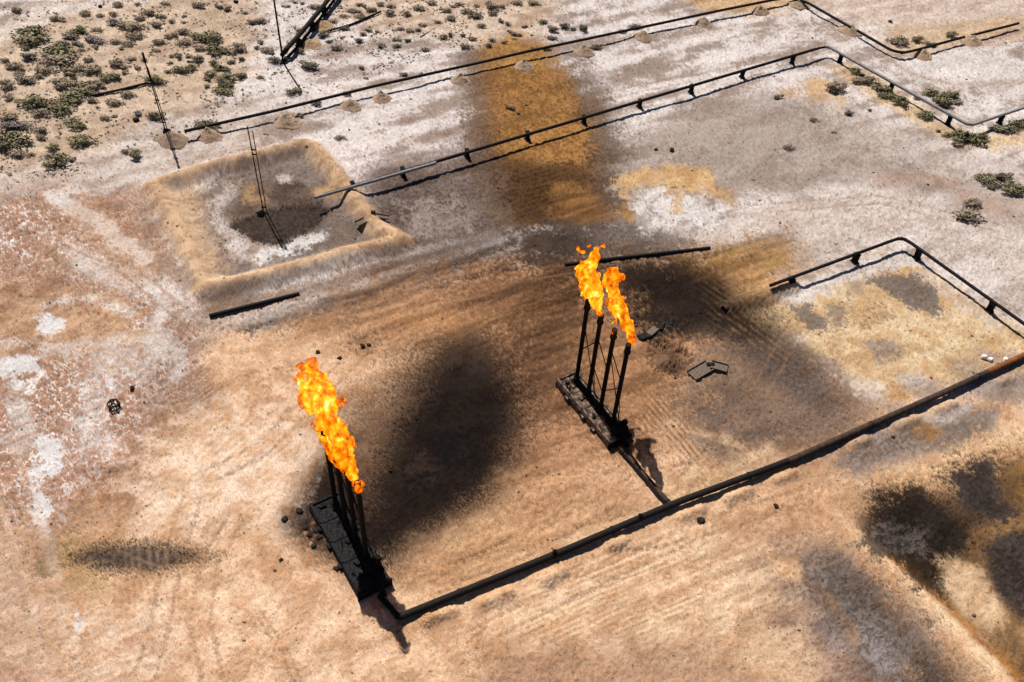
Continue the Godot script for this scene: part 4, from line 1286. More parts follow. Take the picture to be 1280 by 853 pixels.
	stroke("1.99,-35.67 10.34,-38.10 17.41,-38.24 22.84,-36.46", 2.5, 3.0, 2.0, "b48f72", "8f6f59", 1, 0.6, 1.3, 0.0, 1.0)
	stroke("37.48,-42.62 39.09,-43.22 40.19,-43.22", 0.2, 0.25, 0.3, "6d5c4e", "6d5c4e", 0, 0.8)
	patch("25.93,-49.34 29.05,-49.59 28.96,-46.59 27.37,-46.05 26.03,-47.20", 1.0, 1.0, "e3bb92", "cda47c", 0, 0.85)
	patch("23.29,-40.18 27.71,-40.89 28.45,-36.64 26.53,-33.23 19.70,-32.76", 2.2, 2.0, "e6c4a0", "d3ad88", 0, 0.85)
	patch("2.51,-39.39 10.36,-39.22 17.46,-38.99 24.22,-36.34 22.42,-32.95 -0.46,-31.35 0.61,-35.57", 2.4, 2.4, "c7a285", "aa8870", 1, 0.65, 1.2)
	patch("20.83,-52.51 26.53,-53.90 33.68,-58.34 34.61,-54.57 29.05,-49.59 21.27,-48.97", 3.0, 2.6, "cda480", "b0886a", 0, 0.8)
	patch("25.02,-61.66 31.84,-62.25 33.86,-59.35 28.41,-55.95 24.44,-56.59", 2.5, 2.5, "d1a983", "b48e6d", 0, 0.7)
	for s in ["-7.00,-41.39 -1.47,-45.05 5.16,-48.56 12.96,-52.79", "-4.08,-41.22 3.00,-44.99 10.52,-48.99", "16.23,-54.75 22.18,-58.36 27.50,-61.36", "6.08,-39.66 14.87,-43.86 21.06,-46.81", "3.16,-40.98 10.44,-44.33", "21.24,-44.75 24.84,-41.06 28.13,-39.03"]:
		stroke(s, 0.7, 1.6, 1.2, "fbdcb6", "ecc79f", 3, 0.6, 0.8, 0.0, 0.6)
	# brown damp spots
	for s in ["10.77,-41.95 12.22,-41.98 13.62,-40.61 12.89,-40.32 11.69,-41.00", "10.02,-40.72 10.95,-40.41 10.65,-39.85 9.94,-40.10", "20.31,-51.11 20.86,-51.15 21.36,-49.86 20.56,-49.62 20.15,-50.20", "-1.74,-39.08 -0.49,-39.55 -0.58,-38.79 -1.05,-37.48 -1.65,-37.88", "19.90,-46.47 21.01,-46.22 22.74,-44.87 21.97,-44.64 20.56,-45.52", "9.33,-44.00 9.85,-44.28 10.14,-43.74 9.55,-43.53", "17.66,-41.68 18.54,-41.83 18.51,-41.44 17.78,-41.38", "15.03,-46.93 16.52,-46.71 17.23,-45.93 15.90,-46.33", "-0.91,-37.49 0.13,-37.72 0.39,-36.85 -0.70,-36.48", "-33.30,-40.96 -32.07,-40.50 -32.10,-39.48 -32.87,-39.65", "-30.93,-38.03 -29.97,-38.33 -27.78,-34.58 -28.64,-34.02 -30.02,-36.23", "-38.71,-50.38 -38.12,-50.24 -37.70,-49.00 -38.42,-49.30", "-34.91,-58.40 -34.29,-58.25 -34.14,-57.75 -34.81,-57.80", "22.84,-49.27 24.85,-49.96 25.09,-48.84 23.52,-48.46", "12.55,-50.04 13.63,-49.95 13.30,-49.21 12.53,-49.15", "-25.83,-42.74 -24.71,-42.67 -24.81,-41.61 -25.77,-41.70"]:
		patch(s, 0.5, 0.9, "b0835c", "94694a", 0, 0.7, 1.0, 0.0, 0.3)
	for s in ["3.60,-49.32 5.90,-49.95 5.94,-47.76 3.82,-47.42", "10.54,-49.70 12.23,-49.57 11.89,-48.23 10.36,-48.28", "-6.86,-40.23 -5.12,-40.75 -4.56,-38.87 -6.32,-38.74"]:
		patch(s, 0.6, 0.7, "c0936a", "a97c57", 0, 0.6, 1.0, 0.15)
	patch("0.97,-55.59 5.78,-56.97 10.64,-55.43 13.75,-52.86 7.44,-50.52 1.21,-50.92", 3.0, 2.5, "d4ad85", "b98f6a", 3, 0.7)
	patch("15.53,-56.81 22.23,-58.87 24.97,-57.61 19.43,-54.73 17.02,-54.53", 1.8, 1.6, "e4c39a", "cba57d", 0, 0.8)
	patch("-7.63,-46.68 -1.89,-50.66 4.32,-51.17 10.57,-51.68 1.50,-45.29 -5.52,-41.11", 2.5, 2.0, "dcb287", "bd946c", 3, 0.75)
	patch("5.94,-47.76 18.45,-52.32 25.81,-48.47 28.13,-43.66 20.40,-39.96 10.36,-39.22 1.80,-39.34", 3.0, 2.0, "f6d8b6", "d4ae8a", 3, 0.85)
	patch("-33.51,-60.73 -25.82,-63.58 -20.40,-57.73 -21.94,-49.93 -29.01,-47.57 -34.75,-48.88 -36.32,-56.35", 4.0, 3.0, "fde4cc", "e2bf9c", 0, 0.95)
	patch("-29.05,-42.49 -21.52,-44.73 -12.66,-40.56 -8.84,-33.97 -20.46,-31.29 -28.66,-36.33", 4.0, 3.0, "f8d9ba", "d8b28f", 0, 0.8)
	patch("-35.53,-38.06 -29.55,-39.28 -26.22,-32.72 -33.47,-30.37", 2.5, 2.5, "f3dcc4", "d8b598", 3, 0.75)
	# oil streak with wheel ruts at the lower left, and the olive stain beside it
	patch("-41.64,-44.83 -39.71,-45.66 -36.65,-44.38 -35.63,-40.38 -38.71,-40.94 -41.01,-42.79", 2.0, 1.8, "b08f5c", "8f7248", 0, 0.75)
	patch("-42.76,-43.89 -41.34,-44.43 -39.99,-41.64 -41.26,-41.54", 1.4, 1.4, "857057", "6c5946", 0, 0.7)
	patch("-39.38,-43.74 -37.29,-45.17 -32.90,-45.44 -28.40,-45.37 -25.30,-44.94 -27.21,-43.79 -31.29,-42.64 -35.68,-42.63", 1.4, 0.4, "77634f", "57493b", 1, 0.85, 1.2, -0.1)
	patch("-38.82,-43.62 -37.45,-44.57 -35.09,-45.26 -31.80,-45.53 -28.74,-45.26 -27.38,-44.94 -29.09,-43.89 -31.37,-42.88 -34.23,-42.66 -36.89,-42.94", 1.3, 0.3, "443b34", "5e5248", 1, 0.9, 1.3, -0.15)
	for s in ["-34.69,-45.21 -33.49,-41.99", "-34.11,-45.26 -32.87,-41.87", "-33.40,-45.14 -32.53,-42.63", "-32.46,-45.22 -31.56,-42.79", "-31.68,-45.11 -30.84,-42.84", "-30.83,-45.01 -29.98,-42.91"]:
		stroke(s, 0.1, 0.14, 0.15, "a08a76", "8a7461", 0, 0.7, 1.0, 0.05)
	stroke("-35.28,-44.74 -31.59,-43.61", 0.12, 0.15, 0.1, "a08a76", "8a7461", 0, 0.7)
	# wheel and blade tracks
	tracks("-36.17,-41.94 -28.43,-42.87 -26.89,-38.71 -34.28,-38.54", "-33.85,-43.76 -31.88,-38.34", 0.55, 1.5, "b58b68", 0.83)
	tracks("1.58,-43.65 8.98,-48.00 19.73,-48.85 20.70,-43.10 13.12,-37.20 1.94,-36.75", "6.04,-41.98 16.59,-47.74", 0.5, 2.0, "bb9068", 0.83)
	tracks("5.20,-46.84 11.29,-49.05 17.41,-48.67 13.40,-44.15 7.49,-42.09", "6.04,-41.98 16.59,-47.74", 0.62, 1.6, "a97c56", 0.75, 0.06)
	tracks("14.46,-70.68 18.71,-67.61 22.48,-61.44 18.80,-57.09 14.15,-62.82 12.64,-69.34", "14.42,-69.51 20.70,-60.25", 0.6, 1.4, "7a5b42", 0.90, 0.05)
	tracks("11.87,-74.05 15.98,-74.44 19.59,-67.69 16.89,-66.32", "13.69,-74.23 19.51,-66.56", 0.55, 1.2, "7d5d43", 0.75, 0.04)
	tracks("-35.26,-68.41 -32.64,-67.48 -29.83,-64.32 -31.21,-61.47 -33.40,-61.81", "-32.84,-61.32 -30.11,-65.42", 0.55, 1.0, "7d6350", 0.95, 0.04)
	tracks("-37.32,-66.47 -34.67,-67.87 -33.17,-64.02 -35.51,-63.25", "-36.04,-67.16 -34.59,-63.89", 0.5, 0.9, "86695a", 0.83, 0.04)
	tracks("-33.22,-59.70 -26.65,-63.51 -20.80,-59.75 -25.41,-51.48 -32.50,-49.07", "-32.50,-49.07 -25.33,-61.45", 0.7, 3.0, "cfa17a", 0.60)
	tracks("-48.47,-43.44 -42.93,-48.21 -33.46,-32.20 -34.29,-28.99 -43.16,-28.37", "-43.15,-43.03 -36.81,-32.17", 1.1, 2.5, "c09d85", 0.75)
	tracks("-9.01,-45.72 -1.75,-48.89 5.88,-51.30 7.45,-48.75 -4.08,-41.22 -7.67,-40.94", "-7.14,-42.57 5.12,-50.33", 0.8, 2.0, "b08560", 0.68)
	tracks("-7.12,-42.41 -4.27,-43.20 -3.42,-41.90 -6.57,-40.87", "-6.46,-43.03 -5.50,-40.95", 0.7, 0.6, "a27a56", 0.90, 0.05)
	tracks("-14.54,-74.02 -4.27,-82.93 5.28,-86.73 5.46,-75.94 -7.08,-72.26", "-14.36,-72.80 4.33,-85.21", 0.9, 3.0, "7a573b", 0.60, 0.05)
	tracks("23.13,-88.56 33.52,-78.64 37.82,-71.66 28.90,-72.02 23.12,-77.64", "24.45,-81.70 35.09,-71.41", 0.9, 2.0, "8a6a4b", 0.60, 0.04)
	tracks("-11.65,-132.37 -3.26,-138.25 7.11,-109.79 9.27,-97.88 -1.13,-96.75", "-6.14,-108.25 9.39,-117.76", 0.9, 3.0, "80582f", 0.52, 0.04)
	tracks("34.22,-40.99 38.26,-36.85 35.10,-35.21 31.74,-39.29", "34.22,-40.99 38.09,-36.12", 0.8, 1.2, "64564c", 0.60, 0.04)
	for s in ["-20.97,-39.16 -18.15,-36.01 -15.67,-32.30", "-20.62,-39.50 -17.65,-36.26 -15.10,-32.48", "-41.72,-34.28 -39.42,-31.98 -36.83,-28.81", "-8.36,-38.58 -7.59,-36.42"]:
		stroke(s, 0.12, 0.18, 0.15, "b38d6d", "b38d6d", 0, 0.7, 1.0, -0.04)
	for s in ["-49.22,-55.23 -41.02,-43.20 -33.15,-30.39", "-48.68,-55.28 -40.45,-43.24 -32.50,-30.43", "-49.59,-51.33 -42.52,-41.45 -35.41,-30.23"]:
		stroke(s, 0.16, 0.25, 0.2, "ead3bf", "d7bda6", 0, 0.5, 1.0, -0.03)
	# tyre pairs
	for s in ["-29.73,-53.00 -24.40,-57.38 -18.87,-67.60 -15.44,-73.93", "-1.68,-38.33 7.48,-44.10 19.96,-51.53 30.86,-56.16", "-51.93,-54.99 -46.44,-59.57 -40.22,-63.38 -35.49,-70.78", "-28.86,-32.53 -29.10,-37.79 -29.88,-44.08 -29.99,-51.10", "-14.54,-74.02 -7.88,-80.52 0.42,-85.52 7.24,-87.66", "-4.39,-44.41 2.15,-47.46 9.01,-52.47 13.90,-56.68", "18.80,-57.09 22.48,-61.44 28.90,-72.02 33.93,-81.29", "-24.97,-49.68 -26.62,-44.33 -25.65,-38.05 -22.60,-31.81", "32.85,-102.11 48.56,-105.55 63.66,-101.31", "-15.30,-110.91 -2.24,-118.36 16.81,-129.22 37.67,-138.83", "-57.92,-87.49 -47.46,-82.73 -34.07,-72.14"]:
		var mid := points2(s)
		for sd in [-0.85, 0.85]:
			var line := ""
			for i in mid.size():
				var dir := (mid[mini(i + 1, mid.size() - 1)] - mid[maxi(i - 1, 0)]).normalized().orthogonal()
				var q := mid[i] + dir * float(sd)
				line += "%.2f,%.2f " % [q.x, q.y]
			var f := stroke(line, 0.14, 0.16, 0.22, "8f6c52", "a98468", 0, 0.5, 1.0, -0.05, 0.1)
			f.cell = 0.24
	for s in ["-8.56,-87.48 -16.35,-80.08 -23.52,-73.41 -29.97,-70.10", "7.44,-50.52 17.82,-54.60 26.53,-60.24 34.69,-64.08", "1.39,-47.40 12.17,-52.73 20.44,-57.23"]:
		stroke(s, 0.25, 0.4, 0.4, "8d6c50", "a5815f", 3, 0.5)
	for s in ["14.76,-57.73 18.97,-59.29", "12.80,-48.30 17.89,-49.93", "-1.63,-47.16 1.31,-48.96", "-4.51,-45.65 -1.63,-47.16"]:
		stroke(s, 0.12, 0.2, 0.3, "7c5b41", "7c5b41", 0, 0.7)
	patch("-26.22,-75.42 -20.69,-77.92 -19.57,-74.16 -23.35,-72.55", 1.6, 1.5, "b78c64", "8d6a4c", 0, 0.7)
	patch("-18.12,-73.68 -15.53,-74.55 -14.99,-70.91 -17.19,-70.70", 1.2, 1.5, "8f6e53", "6f543e", 1, 0.6, 1.6)
	patch("-14.99,-77.17 -7.75,-79.19 -3.88,-77.60 -7.32,-74.71 -13.72,-74.73", 2.0, 2.0, "c59467", "a2764f", 3, 0.6)

func bank_sand() -> void:       # low sand heaps against the header pipeline
	var k := 0
	for p in points2("-4.89,-40.68 -0.06,-42.79 5.23,-45.49 11.15,-49.30 18.70,-53.54 23.58,-56.13 28.62,-58.61 37.17,-63.66 43.01,-66.88 47.87,-69.56 55.75,-74.02"):
		k += 1
		var l := 0.7 + 0.5 * absf(sin(k * 2.3))
		var c := p + Vector2(0.22, 0.4)
		var f := stroke("%.2f,%.2f %.2f,%.2f" % [c.x - 0.876 * l, c.y + 0.482 * l, c.x + 0.876 * l, c.y - 0.482 * l], 0.55, 0.45, 0.3, "e8c29b", "c79f78", 0, 0.35, 0.8, 0.55)
		f.cell = 0.25

# ------------------------------------------------------------------ pipelines on posts, on mounds and on the ground
func build_pipelines() -> void:
	# the main header along the flares
	var path := points3("-8.41,0.6,-39.65 5.89,0.6,-47.31 17.02,0.6,-53.66 29.22,0.6,-59.84 47.93,0.6,-70.67 57.06,0.6,-76.17 73.52,0.6,-86.07")
	path[0].y = 0.5
	var t := pipeline("flare_header_pipeline", "long thick black pipeline from the left flare to the right edge, rusty at its right", path, 0.34, mat["black_pipe"], 2.0)
	var rusty: PackedVector3Array = points3("29.21,0.63,-59.82 47.91,0.63,-70.65 54.15,0.63,-74.41")
	part("rusty_length", tube_mesh(rusty, 0.345, 12), mat["rusty_pipe"], t)
	rusty = points3("54.15,0.63,-74.41 57.03,0.63,-76.14 73.49,0.63,-86.04")
	part("orange_length", tube_mesh(rusty, 0.345, 12), mat["rust_orange"], t)
	var total := 0.0
	for i in path.size() - 1:
		total += path[i].distance_to(path[i + 1])
	var d := 6.0
	while d < total - 2.0:
		var a := along(path, d)
		flange(t, a[0], a[1], 0.34, mat["black_pipe"])
		d += 16.0
	for q in ["13.62,0.6,-51.73", "5.37,0.6,-47.10"]:
		var v := points3(q)[0]
		var valve := new_st()
		block(valve, Vector3(0.4, 0.35, 0.4), 0.04, Transform3D(Basis(), Vector3(0, 0.4, 0)))
		tube(valve, PackedVector3Array([Vector3(0, 0.2, 0), Vector3(0, 0.75, 0)]), 0.07, 8)
		part("valve", valve.commit(), mat["charred_steel"], t, v)
	var k := 0
	# link from the right flare to the header
	path = points3("11.97,0.6,-60.08 16.69,0.6,-53.54")
	t = pipeline("link_pipe", "short brown pipe linking the right flare plinth to the thick header pipeline", path, 0.26, mat["rusty_pipe"])
	flange(t, path[0].lerp(path[1], 0.08), (path[1] - path[0]).normalized(), 0.26, mat["black_pipe"])
	flange(t, path[0].lerp(path[1], 0.95), (path[1] - path[0]).normalized(), 0.26, mat["black_pipe"])
	path = points3("-10.33,0.6,-41.61 -9.25,0.6,-40.59 -8.42,0.6,-39.73")
	t = pipeline("link_pipe", "short sooty black pipe joining the left flare plinth to the start of the header pipeline", path, 0.28, mat["charred_steel"], 0.5)
	flange(t, path[2], (path[2] - path[1]).normalized(), 0.28, mat["charred_steel"])
	# long pipeline on posts across the middle
	path = points3("-26.49,1.5,-95.84 47.46,1.5,-143.18 65.06,1.5,-122.90 82.44,1.5,-133.37")
	t = pipeline("post_pipeline", "long pale-topped pipeline on black posts, bending twice at the upper right", path, 0.23, mat["black_pipe"], 1.0)
	part("pale_length", tube_mesh(points3("-26.49,1.5,-95.84 -11.86,1.5,-104.92"), 0.235, 12), mat["pale_pipe"], t)
	part("pale_length", tube_mesh(rounded(points3("45.44,1.5,-141.92 47.46,1.5,-143.18 65.06,1.5,-122.90 82.44,1.5,-133.37"), 1.0), 0.235, 12), mat["pale_pipe"], t)
	for q in points3("-22.32,1.5,-99.80 -16.21,1.5,-103.62 -7.97,1.5,-108.73 0.18,1.5,-113.87 8.19,1.5,-118.82 16.50,1.5,-124.00 24.60,1.5,-129.04 32.96,1.5,-134.19 41.61,1.5,-139.58 49.49,1.5,-140.87 56.05,1.5,-133.39 62.98,1.5,-125.33 71.10,1.5,-126.54"):
		support(t, q, Vector3(0.876, 0, -0.482), 0.23, 0.6, mat["charred_steel"])
	# pipeline on posts round the cream pad at the right
	path = points3("30.57,1.5,-85.30 47.79,1.5,-95.48 48.71,1.5,-95.96 49.46,1.5,-95.65 60.62,1.5,-81.12 68.95,1.5,-70.69")
	t = pipeline("post_pipeline", "black pipeline on stout posts bending round the cream sand pad at the right", path, 0.21, mat["black_pipe"], 0.8)
	for q in points3("33.54,1.5,-87.08 42.59,1.5,-92.48 50.80,1.5,-93.95 57.55,1.5,-85.10 63.36,1.5,-77.56"):
		support(t, q, Vector3(0.876, 0, -0.482), 0.21, 0.7, mat["charred_steel"])
	# far pipeline over sand mounds
	path = points3("-46.89,1.15,-108.53 -35.65,1.15,-114.96 -22.64,1.15,-123.03 -7.88,1.15,-131.40 -0.67,1.15,-135.65 10.05,1.15,-141.49 21.35,1.15,-147.65 31.13,1.15,-153.04 43.58,1.15,-159.56")
	t = pipeline("far_pipeline", "black pipeline lying across a row of sand mounds behind the bund", path, 0.22, mat["black_pipe"], 1.0)
	path = points3("43.67,1,-159.87 46.67,1,-158.59 52.93,1,-150.71")
	pipeline("far_pipeline", "short straight black pipe between two mounds next to the top edge", path, 0.22, mat["black_pipe"], 1.0)
	path = points3("53.82,1,-149.78 59.01,1,-143.11 61.60,1,-144.20 71.83,1,-150.15")
	pipeline("far_pipeline", "black pipe with a blunt bend on mounds at the upper right", path, 0.22, mat["black_pipe"], 2.0)
	path = points3("73.23,1,-150.87 82.79,1,-156.18")
	pipeline("far_pipeline", "last short black pipe at the upper right corner beyond the small sand mound", path, 0.22, mat["black_pipe"], 1.0)
	k = 0
	for p in points2("-48.60,-107.90 -43.82,-109.42 -34.09,-113.88 -25.83,-118.94 -21.67,-121.65 -10.48,-127.52 -1.12,-133.05 8.23,-138.45 17.93,-144.22 28.29,-150.46 38.54,-155.97"):
		mound(p, (2.1 if k == 0 else 1.7) if k < 2 else 1.9 if k < 3 else 1.5, 1.5 if k < 3 else 1.3, 330 + k, "sand mound under the far black pipeline, %s from the left" % (["first", "second", "third", "fourth", "fifth", "sixth", "seventh", "eighth", "ninth", "tenth", "last"][k]), "sand mounds under the far pipeline", "b39b86" if k == 0 else "c8ae95")
		k += 1
	k = 0
	var where := ["large mound at the corner of the upper right pipe next to the top edge", "sand mound in the gap between the two upper right pipes", "sand mound under the bent pipe beside the white salt flat", "small sand mound near the end of the upper right pipes", "long sand heap at the far corner of the frame beside the last pipe"]
	for p in points2("45.65,-159.22 53.01,-150.95 63.71,-144.95 73.41,-150.58 85.71,-157.04"):
		mound(p, 1.8, 1.2, 350 + k, where[k], "sand mounds at the upper right", "ccb294")
		k += 1
	# two big pipes that come down from the top edge
	path = points3("-37.52,1.6,-130.43 -36.31,1.6,-135.36 -34.65,1.6,-143.17 -32.97,1.6,-152.10")
	path.insert(0, points3("-38.30,0.5,-130.58")[0])
	t = pipeline("twin_header", "thick black pipe on short posts coming down from the top edge beside the bare mast", path, 0.36, mat["black_pipe"], 0.8)
	for q in points3("-36.49,1.6,-134.37 -35.41,1.6,-139.72 -34.39,1.6,-144.52"):
		support(t, q, Vector3(0.5, 0, -0.86), 0.36, 0.7, mat["charred_steel"])
	path = points3("-37.53,0.5,-129.29 -36.42,0.5,-133.43 -34.88,0.5,-141.05 -33.56,0.5,-148.09 -32.67,0.5,-153.78")
	pipeline("twin_header", "lower black pipe under the thick one at the top edge beside the bare mast", path, 0.24, mat["black_pipe"], 0.8)
	part("orange_collar", bar_mesh(points3("-38.03,0.62,-131.11")[0], points3("-37.68,1.1,-131.51")[0], 0.40), mat["rust_orange"], t)
	k = 0
	for p in points2("-35.08,-135.20 -34.16,-141.04"):
		mound(p, 1.9, 0.9, 360 + k, ["sand mound right of the thick pipe, nearest the bare mast", "sand mound right of the thick pipe, nearer the top edge"][k], "sand mounds by the thick pipe", "c9a988")
		k += 1
	# pipes that lie on the ground
	var lying := [["-34.71,0.2,-75.04 -25.31,0.2,-79.65", 0.24, "thick black pipe lying on the ground in front of the square bund"], ["5.83,0.2,-87.88 11.20,0.2,-89.46 24.27,0.2,-92.94", 0.22, "long black pipe lying on dark ground behind the right flames"], ["-32.98,0.25,-138.98 -29.34,0.25,-141.76 -25.37,0.25,-146.50", 0.17, "dark pipe lying among the tufts near the top edge right of the thick pipe"], ["-62.92,0.3,-116.54 -59.25,0.3,-118.67 -55.80,0.3,-121.02", 0.18, "dark pipe lying in the scrub left of the twin-pipe mast"], ["-18.08,0.12,-139.50 -15.17,0.12,-143.70", 0.08, "thin grey pole lying on the pale ground near the top edge"]]
	for l in lying:
		t = pipeline("lying_pipe", l[2], points3(l[0]), l[1], mat["black_pipe"] if l[1] > 0.1 else mat["grey_concrete"], 0.8)
	path = points3("24.77,0.32,-81.82 27.00,0.32,-82.99")
	t = thing("pipe_end", "open round pipe end sticking out of a low sand ridge right of the flames", "pipe")
	var st := new_st()
	var dir := (path[1] - path[0]).normalized()
	for r in [[0.42, 0.36]]:
		tube(st, PackedVector3Array([path[0], path[1]]), r[0], 16, false)
		tube(st, PackedVector3Array([path[0] + dir * 0.02, path[0] + dir * 1.6]), r[1], 16, true)
	part("pipe", st.commit(), mat["rusty_pipe"], t)
	part("rim", bar_mesh(path[0] + dir * 0.0, path[0] + dir * 0.12, 0.46, 16), mat["charred_steel"], t)

func build_flares() -> void:
	flare("sooty black flare stack of four pipes on a plinth at the left", Vector3(-14.25, 0, -47.2), 0.602, 0.62, mat["black_concrete"], mat["charred_steel"], 3.25, 3.5)
	flare("flare stack of four thin black pipes on a long brown plinth right of centre", Vector3(9.05, 0, -65.15), 0.602, 0.36, mat["sooty_concrete"], mat["charred_steel"])
	flame("tall slanting orange flame above the left flare stack", [
		"-11.97,13.08,-44.70,0.18 -12.52,13.00,-46.00,0.45 -13.45,13.77,-47.50,0.69 -14.21,15.01,-48.60,0.82 -14.75,16.09,-49.50,0.96 -15.68,16.78,-50.50,1.24 -16.66,17.19,-52.00,1.25 -17.14,17.76,-53.00,0.70 -17.13,17.76,-54.00,0.28",
		"-13.42,12.67,-46.40,0.14 -14.05,12.93,-47.40,0.42 -14.60,14.21,-48.50,0.69",
		"-14.95,12.76,-48.20,0.21 -15.24,13.48,-49.00,0.49 -15.67,14.11,-50.20,0.70"], 51, 0.1, 0.74, 0.45, ["-14.09,16.42,-50.50,0.21 -13.84,16.98,-50.50,0.24 -13.75,17.31,-50.50,0.14"],
		Vector3(-14.0, 16.5, -45.5), 12.0, 1.4)
	flame("forked orange flame rising from the two far pipes of the right flare stack", [
		"8.46,13.43,-66.70,0.16 8.23,13.74,-67.60,0.55 7.63,14.25,-68.60,0.87 7.28,14.60,-69.80,1.00 6.90,15.25,-70.70,0.76 7.51,16.30,-71.50,0.48 7.71,16.65,-72.20,0.32 8.04,16.65,-72.60,0.16",
		"7.37,13.00,-68.60,0.24 7.23,13.53,-69.30,0.56 7.00,14.23,-70.40,0.64"], 61, 0.09, 0.6, 0.56, ["6.45,16.50,-72.00,0.20 6.11,16.68,-72.00,0.20 5.93,16.88,-72.00,0.12", "6.91,16.72,-72.40,0.16 6.83,17.03,-72.40,0.16"],
		Vector3(8.0, 15.5, -66.2), 8.0, 1.0)
	flame("narrow orange flame rising from the two near pipes of the right flare stack", [
		"11.35,13.00,-63.20,0.15 11.29,13.17,-64.30,0.31 10.96,13.56,-65.40,0.47 10.48,13.84,-66.50,0.71 9.99,14.24,-67.60,0.71 9.38,14.86,-68.60,0.63 9.25,15.42,-69.60,0.60 9.62,15.76,-70.20,0.48 10.17,15.16,-70.20,0.32",
		"9.99,13.09,-65.00,0.16 9.87,13.60,-65.80,0.39 9.91,14.01,-66.60,0.55"], 71, 0.09, 0.6, 0.47, [],
		Vector3(9.8, 14.6, -63.6), 8.0, 1.0)

func build_masts() -> void:
	var b := points3("-49.62,-109.10")[0]
	var t := thing("vent_mast", "tall twin-pipe mast on a sand mound at the upper left, leaning a little", "mast", b, 0.0, "thin masts")
	b = Vector3.ZERO
	part("mast_pipe", bar_mesh(Vector3(-0.16, -0.3, 0), Vector3(-0.5, 12.4, 0.1), 0.085), mat["charred_steel"], t)
	part("mast_pipe", bar_mesh(Vector3(0.2, -0.3, 0), Vector3(-0.32, 10.6, 0.1), 0.065), mat["charred_steel"], t)
	for h in [0.9, 2.0, 5.5, 8.5]:
		part("clamp", block_mesh(Vector3(0.62, 0.13, 0.22), 0.02), mat["charred_steel"], t, Vector3(-0.02 - h * 0.037, h, 0.02))
	part("top_cap", block_mesh(Vector3(0.24, 1.5, 0.2), 0.03), mat["charred_steel"], t, Vector3(-0.48, 11.9, 0.1))
	part("base_block", block_mesh(Vector3(0.9, 0.5, 0.8), 0.06), mat["black_concrete"], t, Vector3(0, 0.5, 0))
	t = thing("vent_mast", "twin-pipe mast standing in the black pit inside the square bund", "mast", points3("-32.88,-94.57")[0], 0.0, "thin masts")
	part("mast_pipe", bar_mesh(Vector3(-0.16, -0.6, 0), Vector3(-0.22, 12.6, 0), 0.075), mat["charred_steel"], t)
	part("mast_pipe", bar_mesh(Vector3(0.26, -0.6, 0), Vector3(0.30, 12.0, 0), 0.06), mat["charred_steel"], t)
	for h in [0.4, 9.3, 8.6]:
		part("clamp", block_mesh(Vector3(0.66, 0.12, 0.2), 0.02), mat["charred_steel"], t, Vector3(0.03, h, 0))
	part("base_block", block_mesh(Vector3(0.8, 0.7, 0.7), 0.06), mat["grey_concrete"], t, Vector3(-0.55, 0.0, 0.3), Vector3(0.2, 0.5, 0.3))
	t = thing("vent_mast", "single bare black mast next to the thick pipe at the top edge", "mast", points3("-37.82,-129.18")[0], 0.0, "thin masts")
	part("mast_pipe", tube_mesh(PackedVector3Array([Vector3(0, -0.3, 0), Vector3(-0.1, 13.5, 0)]), 0.15, 10, 0.12), mat["charred_steel"], t)
	part("base_block", block_mesh(Vector3(0.8, 0.4, 0.8), 0.05), mat["black_concrete"], t, Vector3(0, 0.15, 0))

